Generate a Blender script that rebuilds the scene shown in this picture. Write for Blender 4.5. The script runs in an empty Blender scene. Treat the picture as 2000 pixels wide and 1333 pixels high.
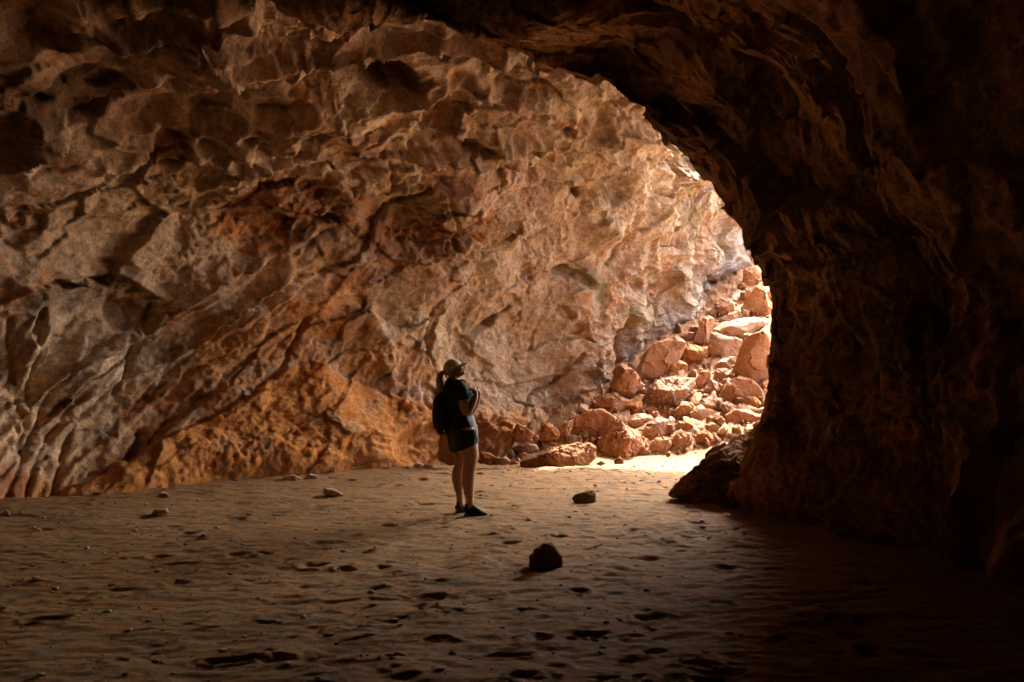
import bpy, bmesh, math
import numpy as np
from mathutils import Vector, Matrix

C = bpy.context.scene.collection
# ------------------------------------------------------------------ camera
F, HX, HY, CZ = 1556.0, 1000.0, 730.0, 1.55      # focal (px of the 2000 px frame), vanishing point, eye height
cam_d = bpy.data.cameras.new('camera')
cam = bpy.data.objects.new('camera', cam_d); C.objects.link(cam)
cam.location = (0, 0, CZ); cam.rotation_euler = (math.radians(90), 0, 0)
cam_d.sensor_width = 36.0; cam_d.lens = F / 2000.0 * 36.0
cam_d.shift_y = (HY - 666.5) / 2000.0
cam_d.clip_start = 0.05; cam_d.clip_end = 500
bpy.context.scene.camera = cam
# ------------------------------------------------------------------ sky, sun, exposure
SUN_DIR = Vector((0.56, 0.80, 1.18)).normalized()
EL = math.asin(SUN_DIR.z); AZ = math.atan2(SUN_DIR.x, SUN_DIR.y)
W = bpy.data.worlds.new('World'); bpy.context.scene.world = W; W.use_nodes = True
nt = W.node_tree; nt.nodes.clear()
sky = nt.nodes.new('ShaderNodeTexSky'); sky.sky_type = 'NISHITA'; sky.sun_disc = False
sky.sun_elevation = EL; sky.sun_rotation = AZ
sky.dust_density = 8.0; sky.air_density = 0.8; sky.ozone_density = 0.0
bg = nt.nodes.new('ShaderNodeBackground'); bg.inputs[1].default_value = 0.15
wo = nt.nodes.new('ShaderNodeOutputWorld')
nt.links.new(sky.outputs[0], bg.inputs[0]); nt.links.new(bg.outputs[0], wo.inputs[0])
sl = bpy.data.lights.new('sun', 'SUN'); sl.energy = 2.4; sl.angle = math.radians(0.5); sl.color = (1.0, 0.86, 0.68)
so = bpy.data.objects.new('sun', sl); C.objects.link(so)
so.rotation_euler = SUN_DIR.to_track_quat('Z', 'Y').to_euler(); so.location = (8, 14, 20)
sc = bpy.context.scene
sc.view_settings.view_transform = 'Standard'; sc.view_settings.look = 'None'
sc.view_settings.gamma = 1; sc.view_settings.exposure = 3.85
sc.render.engine = 'CYCLES'
sc.cycles.max_bounces = 9; sc.cycles.diffuse_bounces = 7; sc.cycles.glossy_bounces = 2
sc.cycles.use_denoising = True; sc.cycles.sample_clamp_indirect = 6.0
sc.cycles.caustics_reflective = False; sc.cycles.caustics_refractive = False

# ------------------------------------------------------------------ numeric helpers
f32 = np.float32
def P(px, py, Y):
    return ((px - HX) / F * Y, Y, CZ + (HY - py) / F * Y)
def sstep(a, b, x):
    t = np.clip((x - a) / (b - a), 0, 1); return t * t * (3 - 2 * t)
def _hash(i, j, k, seed):
    h = (i.astype(np.int64) * 374761393 + j.astype(np.int64) * 668265263 + k.astype(np.int64) * 2147483647 + seed * 974634777) & 0xffffffff
    h = ((h ^ (h >> 13)) * 1274126177) & 0xffffffff
    h = ((h ^ (h >> 16)) * 2246822519) & 0xffffffff
    return (h ^ (h >> 15)) & 0xffffffff
def noise3(p, seed=0):
    """gradient noise, about -1..1"""
    x, y, z = p[..., 0], p[..., 1], p[..., 2]
    xi, yi, zi = np.floor(x), np.floor(y), np.floor(z)
    xf, yf, zf = x - xi, y - yi, z - zi
    u, v, w = (t * t * t * (t * (t * 6 - 15) + 10) for t in (xf, yf, zf))
    out = 0
    for a in (0, 1):
        for b in (0, 1):
            for c in (0, 1):
                h = _hash(xi + a, yi + b, zi + c, seed)
                gx = ((h & 255) / 127.5 - 1); gy = (((h >> 8) & 255) / 127.5 - 1); gz = (((h >> 16) & 255) / 127.5 - 1)
                d = gx * (xf - a) + gy * (yf - b) + gz * (zf - c)
                wgt = (u if a else 1 - u) * (v if b else 1 - v) * (w if c else 1 - w)
                out = out + wgt * d
    return out * 1.3
def fbm(p, octs=4, seed=0, gain=0.5, lac=2.03):
    a, s = 1.0, 0.0
    for o in range(octs):
        s = s + a * noise3(p * lac ** o + o * 17.3, seed + o); a *= gain
    return s
def ridged(p, octs=4, seed=0, gain=0.5, lac=2.1):
    a, s = 1.0, 0.0
    for o in range(octs):
        n = 1 - np.abs(noise3(p * lac ** o + o * 9.1, seed + o)) * 1.6
        s = s + a * n; a *= gain
    return s - 0.8 * (1 - gain ** octs) / (1 - gain)
def facets(u, v, seed=0, slope=1.0):
    """voronoi cells, each its own tilted plane: chipped rock. returns height, edge distance"""
    ui, vi = np.floor(u), np.floor(v)
    d1 = np.full(u.shape, 9.0); d2 = d1.copy(); h1 = np.zeros(u.shape)
    for a in (-1, 0, 1):
        for b in (-1, 0, 1):
            h = _hash(ui + a, vi + b, ui * 0, seed)
            cx = ui + a + (h & 1023) / 1023.0; cy = vi + b + ((h >> 10) & 1023) / 1023.0
            h2 = _hash(ui + a, vi + b, ui * 0 + 7, seed)
            gx = (h2 & 1023) / 511.5 - 1; gy = ((h2 >> 10) & 1023) / 511.5 - 1; hc = ((h2 >> 20) & 1023) / 511.5 - 1
            dx, dy = u - cx, v - cy
            d = np.sqrt(dx * dx + dy * dy)
            hh = hc * 0.5 + slope * (gx * dx + gy * dy)
            closer = d < d1
            d2 = np.where(closer, d1, np.minimum(d2, d)); h1 = np.where(closer, hh, h1); d1 = np.where(closer, d, d1)
    return h1, d2 - d1
def spline(ctrl, n, dens=None):
    """Catmull-Rom through control points, resampled with n points; dens(points)->weight"""
    c = np.array(ctrl, float); k = len(c)
    t = np.linspace(0, k - 1, 60 * k); i = np.clip(np.floor(t).astype(int), 0, k - 2); f = (t - i)[:, None]
    p0 = c[np.maximum(i - 1, 0)]; p1 = c[i]; p2 = c[i + 1]; p3 = c[np.minimum(i + 2, k - 1)]
    q = 0.5 * ((2 * p1) + (-p0 + p2) * f + (2 * p0 - 5 * p1 + 4 * p2 - p3) * f ** 2 + (-p0 + 3 * p1 - 3 * p2 + p3) * f ** 3)
    L = np.r_[0, np.cumsum(np.linalg.norm(np.diff(q, axis=0), axis=1))]
    w = np.ones(len(q)) if dens is None else dens(q)
    Wc = np.r_[0, np.cumsum(0.5 * (w[1:] + w[:-1]) * np.diff(L))]
    s = np.interp(np.linspace(0, Wc[-1], n), Wc, L)
    return np.stack([np.interp(s, L, q[:, d]) for d in range(c.shape[1])], 1), s
def grid_normals(V):
    a = np.gradient(V, axis=0); b = np.gradient(V, axis=1)
    n = np.cross(a, b); n /= np.linalg.norm(n, axis=2, keepdims=True) + 1e-9
    return n
def grid_mesh(name, V, mat, col=None, smooth=True):
    nu, nv = V.shape[:2]
    me = bpy.data.meshes.new(name)
    idx = np.arange(nu * nv, dtype=np.int32).reshape(nu, nv)
    q = np.stack([idx[:-1, :-1], idx[1:, :-1], idx[1:, 1:], idx[:-1, 1:]], -1).reshape(-1, 4)
    me.vertices.add(nu * nv); me.vertices.foreach_set('co', V.reshape(-1).astype(f32))
    me.loops.add(q.size); me.loops.foreach_set('vertex_index', q.reshape(-1))
    me.polygons.add(len(q)); me.polygons.foreach_set('loop_start', np.arange(0, q.size, 4, dtype=np.int32))
    me.polygons.foreach_set('loop_total', np.full(len(q), 4, np.int32))
    me.update(calc_edges=True)
    if smooth: me.polygons.foreach_set('use_smooth', np.ones(len(q), bool))
    if col is not None:
        at = me.color_attributes.new('StainAndLight', 'FLOAT_COLOR', 'POINT')
        c4 = np.concatenate([col.reshape(-1, 3), np.ones((nu * nv, 1))], 1)
        at.data.foreach_set('color', c4.reshape(-1).astype(f32))
    me.materials.append(mat)
    o = bpy.data.objects.new(name, me); C.objects.link(o)
    return o
def blur(A, n=1):
    for _ in range(n):
        B = np.pad(A, ((1, 1), (1, 1)), mode='edge'); A = (B[:-2, 1:-1] + B[2:, 1:-1] + B[1:-1, :-2] + B[1:-1, 2:] + 2 * B[1:-1, 1:-1]) / 6
    return A
def tag(o, label=None, cat=None, group=None, kind=None):
    if label: o['label'] = label
    if cat: o['category'] = cat
    if group: o['group'] = group
    if kind: o['kind'] = kind
    return o

# ------------------------------------------------------------------ materials
def new_mat(name):
    m = bpy.data.materials.new(name); m.use_nodes = True
    nt = m.node_tree; b = nt.nodes['Principled BSDF']; return m, nt, b
def N(nt, t, **kw):
    n = nt.nodes.new(t)
    for k, v in kw.items():
        if k in n.inputs: n.inputs[k].default_value = v
        else: setattr(n, k, v)
    return n
def rock_mat(name, base=None, c2=None, attr=False, var=0.5, bump=0.6, scale=1.0, rough=0.9, rand=0.0, dust=None, spec=0.25, bdist=0.03):
    m, nt, b = new_mat(name); L = nt.links.new
    tc = N(nt, 'ShaderNodeTexCoord'); g = N(nt, 'ShaderNodeNewGeometry')
    pos = g.outputs['Position'] if attr else tc.outputs['Object']
    n1 = N(nt, 'ShaderNodeTexNoise', Scale=2.2 * scale, Detail=9.0, Roughness=0.62, Distortion=0.6)
    n2 = N(nt, 'ShaderNodeTexNoise', Scale=14 * scale, Detail=8.0, Roughness=0.7, Distortion=0.3)
    n3 = N(nt, 'ShaderNodeTexNoise', Scale=36 * scale, Detail=5.0, Roughness=0.7)
    for n in (n1, n2, n3): L(pos, n.inputs['Vector'])
    if attr:
        at = N(nt, 'ShaderNodeVertexColor'); at.layer_name = 'StainAndLight'; src = at.outputs['Color']
    else:
        mx = N(nt, 'ShaderNodeMix', data_type='RGBA'); r = N(nt, 'ShaderNodeValToRGB')
        r.color_ramp.elements[0].position = 0.38; r.color_ramp.elements[1].position = 0.62
        L(n1.outputs[0], r.inputs[0]); L(r.outputs[0], mx.inputs[0])
        mx.inputs[6].default_value = (*base, 1); mx.inputs[7].default_value = (*c2, 1); src = mx.outputs[2]
    # mottling: multiply by noise
    mr = N(nt, 'ShaderNodeMapRange'); mr.inputs[1].default_value = 0.3; mr.inputs[2].default_value = 0.7
    mr.inputs[3].default_value = 1 - var; mr.inputs[4].default_value = 1 + var * 0.75; L(n2.outputs[0], mr.inputs[0])
    mr2 = N(nt, 'ShaderNodeMapRange'); mr2.inputs[1].default_value = 0.3; mr2.inputs[2].default_value = 0.7
    mr2.inputs[3].default_value = 1 - var * 0.6; mr2.inputs[4].default_value = 1 + var * 0.5; L(n3.outputs[0], mr2.inputs[0])
    mm = N(nt, 'ShaderNodeMath', operation='MULTIPLY'); L(mr.outputs[0], mm.inputs[0]); L(mr2.outputs[0], mm.inputs[1])
    vs = N(nt, 'ShaderNodeVectorMath', operation='SCALE'); L(src, vs.inputs[0]); L(mm.outputs[0], vs.inputs['Scale'])
    out = vs.outputs[0]
    if rand:
        oi = N(nt, 'ShaderNodeObjectInfo'); hs = N(nt, 'ShaderNodeHueSaturation')
        a1 = N(nt, 'ShaderNodeMapRange'); a1.inputs[3].default_value = 1 - rand; a1.inputs[4].default_value = 1 + rand; L(oi.outputs['Random'], a1.inputs[0])
        L(a1.outputs[0], hs.inputs['Value'])
        w2 = N(nt, 'ShaderNodeMath', operation='MULTIPLY'); w2.inputs[1].default_value = 7.31; L(oi.outputs['Random'], w2.inputs[0])
        fr = N(nt, 'ShaderNodeMath', operation='FRACT'); L(w2.outputs[0], fr.inputs[0])
        a2 = N(nt, 'ShaderNodeMapRange'); a2.inputs[3].default_value = 1 - rand * 1.2; a2.inputs[4].default_value = 1 + rand * .6; L(fr.outputs[0], a2.inputs[0])
        L(a2.outputs[0], hs.inputs['Saturation']); L(out, hs.inputs['Color']); out = hs.outputs[0]
    L(out, b.inputs['Base Color'])
    b.inputs['Roughness'].default_value = rough; b.inputs['Specular IOR Level'].default_value = spec
    ad = N(nt, 'ShaderNodeMath', operation='MULTIPLY_ADD'); L(n3.outputs[0], ad.inputs[0]); ad.inputs[1].default_value = 0.4; L(n2.outputs[0], ad.inputs[2])
    bp = N(nt, 'ShaderNodeBump', Strength=bump, Distance=bdist); L(ad.outputs[0], bp.inputs['Height']); L(bp.outputs[0], b.inputs['Normal'])
    return m
def plain_mat(name, col, rough=0.8, var=0.15, scale=40, spec=0.3, bump=0.2, sheen=0):
    m, nt, b = new_mat(name); L = nt.links.new
    tc = N(nt, 'ShaderNodeTexCoord'); n = N(nt, 'ShaderNodeTexNoise', Scale=float(scale), Detail=4.0); L(tc.outputs['Object'], n.inputs['Vector'])
    mr = N(nt, 'ShaderNodeMapRange'); mr.inputs[1].default_value = .3; mr.inputs[2].default_value = .7; mr.inputs[3].default_value = 1 - var; mr.inputs[4].default_value = 1 + var
    L(n.outputs[0], mr.inputs[0]); vs = N(nt, 'ShaderNodeVectorMath', operation='SCALE'); vs.inputs[0].default_value = col; L(mr.outputs[0], vs.inputs['Scale'])
    L(vs.outputs[0], b.inputs['Base Color']); b.inputs['Roughness'].default_value = rough; b.inputs['Specular IOR Level'].default_value = spec
    bp = N(nt, 'ShaderNodeBump', Strength=bump, Distance=0.003); L(n.outputs[0], bp.inputs['Height']); L(bp.outputs[0], b.inputs['Normal'])
    if sheen: b.inputs['Sheen Weight'].default_value = sheen
    return m
M_WALL = rock_mat('cave_wall_rock', attr=True, var=0.48, bump=.9, scale=1.0)
M_ARCH = rock_mat('arch_rock', attr=True, var=0.5, bump=1.0, scale=0.9)
M_FLOOR = rock_mat('dusty_floor', attr=True, var=0.22, bump=0.5, scale=1.6, bdist=0.015, rough=0.85)
M_ROCK = rock_mat('boulder_rock', (0.27, 0.11, 0.036), (0.34, 0.175, 0.085), var=0.35, bump=0.8, scale=1.6, rand=0.22)
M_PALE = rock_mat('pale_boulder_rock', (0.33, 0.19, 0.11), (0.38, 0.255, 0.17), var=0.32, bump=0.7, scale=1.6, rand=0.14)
M_DARK = rock_mat('dark_rock', (0.19, 0.10, 0.05), (0.27, 0.15, 0.08), var=0.35, bump=0.8, scale=1.4, spec=.05, rough=1.0)
M_GREY = rock_mat('grey_brown_rock', (0.36, 0.27, 0.19), (0.44, 0.34, 0.25), var=0.3, bump=0.6, scale=3, rand=0.1)
M_LOOSE = rock_mat('loose_stone_rock', (0.50, 0.37, 0.26), (0.58, 0.45, 0.33), var=0.3, bump=0.6, scale=3, rand=0.1)
# ================================================================== the floor and rubble slope
def slope_z(x, y):
    yf = np.interp(x, [-4, -1.5, 0, 1.2, 3, 6, 9], [17, 14.3, 13.9, 14.05, 14.2, 13.6, 13.0])
    g = 0.5 + 0.5 * sstep(-1.5, 2.0, x)
    d = y - yf
    s = np.where(d > 0.6, d - 0.3, np.where(d > 0, d * d / 1.2, 0))
    return 0.55 * g * np.minimum(s, 10.0)
_dr = np.random.RandomState(5)
_dimp = []
for _ in range(520):
    y = 2.6 + 11 * _dr.rand() ** 1.5; x = (-0.8 + 1.25 * _dr.rand()) * (y + 1.0)
    _dimp.append((x, y, 0.035 + 0.10 * _dr.rand(), 0.35 + 0.5 * _dr.rand(), _dr.randn() * 0.35 + 0.25, 0.008 + 0.024 * _dr.rand() ** 1.5))
def ray_xy(px, py):
    Y = CZ * F / (py - HY); return (px - HX) / F * Y, Y
for px, py, r, dep in ((350, 1100, .22, .06), (840, 1165, .2, .06), (890, 1108, .16, .045), (640, 1062, .3, .04), (470, 1012, .12, .03),
                       (440, 1290, .2, .07), (390, 1210, .12, .04), (700, 1250, .16, .05), (1150, 1235, .2, .05), (990, 1280, .25, .06), (90, 1210, .2, .06),
                       (230, 1148, .16, .05), (1000, 1000, .16, .02), (1190, 975, .15, .03), (80, 1035, .2, .05), (60, 1140, .15, .05), (1030, 1190, .15, .04)):
    x, y = ray_xy(px, py); _dimp.append((x, y, r * .62, 0.4, 0.2, dep * .5))
def floor_z(x, y, fine=True):
    x = np.asarray(x, float); y = np.asarray(y, float)
    p = np.stack([x, y, x * 0], -1)
    z = 0.05 * noise3(p * 0.45, 50) + slope_z(x, y)
    if fine:
        pa = np.stack([x * 0.75 + y * 0.2, y * 1.6 - x * 0.25, x * 0], -1)
        w = fbm(p * 1.3, 3, 55)[..., None] * 0.25
        # hummocky trodden crust: smooth pans with small scarps
        t = fbm(pa * 1.6 + w, 3, 51, 0.55)
        z = z + 0.018 * t + 0.005 * np.maximum(0, ridged(pa * 2.6 + w * 2, 3, 52) - 0.1)
        st = fbm(pa * 2.3 + w * 3, 3, 58)
        z = z + 0.006 * np.tanh(st * 9) * sstep(-0.4, 0.3, noise3(p * 0.6, 59))
        z = z + 0.013 * fbm(pa * 5, 4, 53, .65) + 0.010 * np.maximum(0, noise3(pa * 3.1, 57) - .1)
        for (dx, dy, r, asp, rot, dep) in _dimp:
            m = (np.abs(x - dx) < 2.2 * r) & (np.abs(y - dy) < 2.2 * r)
            if not m.any(): continue
            ex, ey = x[m] - dx, y[m] - dy
            c, s = math.cos(rot), math.sin(rot)
            q = np.sqrt(((ex * c + ey * s) / r) ** 2 + ((-ex * s + ey * c) / (r * asp)) ** 2)
            q = q * (1 + 0.6 * noise3(np.stack([ex / r * 1.5, ey / r * 1.5, ex * 0 + dx * 9], -1), 60))
            z[m] += dep * (-(1 - sstep(0.35, 1.0, q)) + 0.35 * np.exp(-((q - 1.15) / 0.22) ** 2))
    return z
def axis_grid(lo, a, b, hi, n_in, n_out):
    return np.r_[np.linspace(lo, a, n_out, endpoint=False), np.linspace(a, b, n_in, endpoint=False), np.linspace(b, hi, n_out)]
gx = axis_grid(-30, -8.6, 6.2, 40, 760, 50)
ty = np.linspace(0, 1, 700); gy_in = 2.6 + 12.8 * (0.62 * ty + 0.38 * ty ** 2)
gy = np.r_[np.linspace(-25, 2.6, 40, endpoint=False), gy_in[:-1], np.linspace(15.4, 24, 150, endpoint=False), np.linspace(24, 45, 25)]
GX, GY = np.meshgrid(gx, gy, indexing='ij')
GZ = floor_z(GX, GY)
rub = sstep(0.02, 0.3, slope_z(GX, GY))
pr = np.stack([GX, GY, GZ], -1)
GZ = GZ + rub * (0.10 * facets(GX * 2.2 + fbm(pr, 2, 3) * .3, GY * 2.2, 71)[0] + 0.05 * facets(GX * 5, GY * 5, 72)[0])
mixc0 = lambda c, k, m: c * (1 - m[..., None]) + np.array(k) * m[..., None]
n_a = fbm(pr * np.array([0.9, 1.4, 1]), 4, 61)[..., None]; n_b = fbm(pr * 4.0, 3, 62)[..., None]
colf = np.array([0.215, 0.122, 0.047]) * (1 + 0.2 * n_a) + np.array([0.05, 0.0, -0.02]) * n_b
colf = colf * (1 - rub[..., None]) + np.array([0.20, 0.10, 0.048]) * (1 + 0.2 * n_b) * rub[..., None]
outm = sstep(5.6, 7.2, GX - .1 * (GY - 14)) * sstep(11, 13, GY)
colf = mixc0(colf, (0.19, 0.098, 0.044), sstep(12.4, 13.4, GY + .5 * n_b[..., 0]) * (1 - rub) * sstep(-3, 0, GX))  # floor darkened before the rubble to tone down the sun patch
colf = mixc0(colf, (0.62, 0.48, 0.35), outm)  # unseen ground outside whitened to bounce light onto the left wall
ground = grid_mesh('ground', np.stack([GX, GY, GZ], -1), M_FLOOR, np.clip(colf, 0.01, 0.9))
tag(ground, 'trodden dusty brown cave floor rising into an orange rubble slope', kind='structure')

# ================================================================== the big left and far wall
foot = [(2.5, -8.5), (-2, -8.8), (-7.5, -7), (-10.2, -2), (-9.6, 3), (-8.1, 6.8), (-6.25, 9.55), (-4.4, 11.75), (-2.95, 12.75), (-1.33, 13.85),
        (0.1, 15.2), (2.0, 16.7), (3.6, 18.5), (5.15, 20.5), (6.6, 22.4), (9.0, 25.0), (13, 26.5), (17, 24), (19, 19), (17.5, 14), (13, 11.6), (7, 12.6)]
def dens(q):
    return 0.22 + 2.2 * (sstep(-9.3, -7.5, q[:, 0]) * sstep(4, 8, q[:, 1]) * (1 - sstep(7.2, 8.6, q[:, 0])))
NS, NT = 1040, 640
Fp, S = spline(foot, NS, dens)
Tn = np.gradient(Fp, axis=0); Tn /= np.linalg.norm(Tn, axis=1, keepdims=True)
nrm = np.stack([Tn[:, 1], -Tn[:, 0]], 1)
nrm = np.stack([np.convolve(np.pad(nrm[:, i], 40, mode='edge'), np.ones(81) / 81, 'valid') for i in (0, 1)], 1)
nrm /= np.linalg.norm(nrm, axis=1, keepdims=True)
# profile: inward offset and height against t; vault on the left, steep open pit side on the right
prof_v = np.array([(0.35, -0.6), (0.0, 0.0), (-0.35, 0.9), (-0.35, 2.2), (0.05, 3.6), (0.9, 4.9), (2.2, 6.0), (3.9, 6.9), (5.8, 7.7), (7.6, 8.3), (9.0, 9.0)])
prof_p = np.array([(0.35, -0.6), (0.0, 0.1), (-0.2, 1.2), (-0.2, 2.8), (0.05, 4.5), (0.3, 6.0), (0.4, 7.4), (0.3, 8.8), (-0.3, 10.0), (-1.4, 10.8), (-3.2, 11.4)])
tt = np.linspace(0, 1, NT) ** 0.93
Pv, _ = spline(prof_v, 400); Pp, _ = spline(prof_p, 400)
ti = tt * 399
pv = np.stack([np.interp(ti, np.arange(400), Pv[:, i]) for i in (0, 1)], 1)
pp = np.stack([np.interp(ti, np.arange(400), Pp[:, i]) for i in (0, 1)], 1)
kx = S[np.argmin(np.hypot(Fp[:, 0] + 0.4, Fp[:, 1] - 14.8))]
k2 = S[np.argmin(np.hypot(Fp[:, 0] - 6.6, Fp[:, 1] - 22.4))]
k1 = S[np.argmin(np.hypot(Fp[:, 0] - 3.8, Fp[:, 1] - 18.8))]
mixp = sstep(kx, k1, S)[:, None, None]
lowp = sstep(k2 + 1.0, k2 + 4.5, S)[:, None]
prof = pv[None] * (1 - mixp) + pp[None] * mixp
Wv = np.zeros((NS, NT, 3))
Wv[..., :2] = Fp[:, None, :] + nrm[:, None, :] * prof[..., :1]
Wv[..., 2] = np.where(prof[..., 1] > 0, prof[..., 1] * (1 - 0.78 * lowp), prof[..., 1])
WN = grid_normals(Wv)
cen = np.array([-1.5, 6.0, 2.5])
if (np.sum(WN[NS // 2] * (cen - Wv[NS // 2]), -1)).mean() < 0: WN = -WN
Yc = np.maximum(Wv[..., 1], 0.5)
PX = HX + Wv[..., 0] / Yc * F; PY = HY - (Wv[..., 2] - CZ) / Yc * F
inview = (Wv[..., 1] > 3)
PX = np.where(inview, PX, -3000); 
Sg = np.repeat(S[:, None], NT, 1)
Tm = np.r_[0, np.cumsum(np.linalg.norm(np.diff(pv, axis=0), axis=1))]; Tg = np.repeat(Tm[None], NS, 0)
p3 = Wv
w1 = fbm(p3 * 0.7, 3, 10); w2 = fbm(p3 * 0.7 + 40, 3, 11); w3 = fbm(p3 * 3.0, 3, 12); w4 = fbm(p3 * 3.0 + 9, 3, 13)
# wobbling the picture coordinates keeps hand-placed features ragged
QX = PX + 16 * w1 + 9 * w3; QY = PY + 14 * w2 + 8 * w4
def ell(cx, cy, rx, ry, ang=0, soft=0.5, rag=1.0):
    a = math.radians(ang); c, s = math.cos(a), math.sin(a)
    dx, dy = PX + rag * (QX - PX) - cx, -(PY + rag * (QY - PY) - cy)
    q = np.sqrt(((dx * c + dy * s) / rx) ** 2 + ((-dx * s + dy * c) / ry) ** 2)
    return 1 - sstep(1 - soft, 1 + soft * 0.4, q)
diag = np.clip(sstep(430, 640, PY + 0.25 * (PX - 400)) * (1 - sstep(350, 800, PX)), 0, 1)       # lower left: drapery running up to the right
upper = 1 - sstep(300, 420, PY)
rock_r = sstep(1000, 1250, PX) * sstep(200, 420, PY)
# --- large form
H = 0.32 * fbm(p3 * 0.42, 2, 20) + 0.12 * fbm(p3 * 1.05, 2, 21)
def saw(q):
    f = q - np.floor(q); return np.where(f < 0.07, f / 0.07, (1 - f) / 0.93)
def facet_sum(U, V, sd, k=1.0):
    """fractured planes at four sizes, hardly warped so that edges stay crisp"""
    a, e = facets(U * .8 + .25 * w1, V * 1.0 + .25 * w2, sd)
    b_, e2 = facets(U * 2.0 + .25 * w2, V * 2.6 + .25 * w1, sd + 1)
    c_, _ = facets(U * 5.2 + .15 * w3, V * 6.4 + .15 * w4, sd + 2)
    d_, _ = facets(U * 13 + .1 * w3, V * 15 + .1 * w4, sd + 3)
    return a, b_, c_, d_, e, e2
Sr = Sg * 0.94 + Tg * 0.34; Tr = Tg * 0.94 - Sg * 0.34           # beds dip to the lower left
Sd = Sg * 0.78 + Tg * 0.62; Td = Tg * 0.78 - Sg * 0.62
Us = Sr * (1 - diag) + Sd * diag; Vs = Tr * (1 - diag) + Td * diag
f1, f2, f3, f4, e1, e2 = facet_sum(Sr * .75, Tr * 1.15, 30)
g1, g2, g3, g4, _, _ = facet_sum(Sd * .55, Td * 1.6, 130)
f1 = f1 * (1 - diag) + g1 * diag; f2 = f2 * (1 - diag) + g2 * diag; f3 = f3 * (1 - diag) + g3 * diag
blocky = np.clip(ell(560, 420, 190, 95) + ell(820, 440, 190, 90) + ell(700, 300, 330, 80, 5) * .6 + ell(320, 380, 150, 80) * .6, 0, 1)
smoothz = ell(960, 640, 170, 140, 0, .6)          # calmer face behind the person
crust = np.clip(ell(500, 820, 420, 130, 12, .4) + 0.25 + 0.3 * blocky, 0, 1)
calm = (1 - .45 * smoothz) * (1 - .5 * sstep(-10, 30, QY - np.interp(QX, [0, 100, 300, 480, 620, 700, 840, 880, 1200], [1100, 975, 862, 770, 700, 742, 800, 806, 860])))
H += calm * (0.17 * f1 + 0.095 * f2 * (0.7 + 0.8 * blocky) + 0.030 * f3 * (0.6 + 1.2 * blocky * (1 - .5 * smoothz)) + 0.013 * f4 * (.6 + blocky))
H -= 0.05 * np.exp(-(e2 / 0.035) ** 2) * blocky
# --- bedding ledges (flat treads with a sharp lower lip)
qb = Tr * 1.05 + 0.35 * w1 + 0.04 * w3
amp = sstep(-0.25, 0.35, fbm(p3 * np.array([.6, .6, 1.2]), 2, 23))
H += 0.24 * amp * (.25 + .75 * upper) * (saw(qb * 1.1) - 0.5) * (1 - diag)
H += 0.055 * (1 - .6 * smoothz) * sstep(-.3, .3, w2) * (saw(qb * 3.3 + 0.5 * w2) - 0.5) * (1 - diag)
qd = Td + 0.22 * w2 + 0.05 * w3
bank = sstep(-10, 30, QY - np.interp(QX, [0, 100, 300, 480, 620, 700, 840, 880, 1200], [1100, 975, 862, 770, 700, 742, 800, 806, 860]))
H += diag * (1 - .85 * bank) * (0.10 * (saw(qd * 1.3) - 0.5) + 0.04 * (saw(qd * 4.0 + .6 * w1) - 0.5))
# --- lobes on the right-hand daylight wall
H += rock_r * (-0.36 * np.abs(noise3(p3 * np.array([0.8, 0.8, 0.5]) + w1[..., None] * .3, 36)))
# --- grain: pitted, gritty, no long folds
rg = fbm(p3 * 2.6, 4, 40, 0.6)
H += (0.016 + 0.022 * crust) * rg
sc = ridged(p3 * np.array([.75, .75, 1.7]) * 1.05 + w2[..., None] * .35, 2, 95, .45)
H += (0.22 * upper + 0.10) * (1 - .8 * diag) * (1 - .6 * smoothz) * sc
gr = fbm(p3 * 8.0, 4, 41, .72)
roughm = sstep(-.35, .35, fbm(p3 * .9 + 3, 3, 49) + .35 * (crust - .5))
H += (0.007 + 0.030 * roughm) * gr
H -= (0.012 + 0.02 * crust) * np.maximum(0, noise3(p3 * 13, 42) - .15)
# --- orange mound leaning on the wall foot
mr_x = [-400, 60, 100, 200, 300, 400, 480, 560, 620, 700, 760, 840, 880, 930, 1000, 1130, 1200]
mr_y = [1100, 1020, 975, 915, 862, 812, 770, 722, 700, 742, 765, 800, 806, 786, 800, 800, 860]
rid = np.interp(QX, mr_x, mr_y); dm = QY - rid
mound = sstep(0, 6, dm) * 0.10 + 0.55 * np.clip(dm / 230, 0, 1) ** 0.8
fadeL = sstep(40, 120, PX) * (1 - sstep(1120, 1220, PX))
H += 0.5 * ell(952, 860, 50, 70, 0, .8, 1.5) * (0.7 + .5 * rg)
H += mound * fadeL * np.interp(PX, [870, 900, 980, 1030], [1, .8, .7, .25])
mask_m = sstep(-4, 10, dm) * fadeL
# buttress shadow step near the person's left
H -= 0.30 * ell(825, 875, 70, 38, 20, .3, .4)
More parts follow.
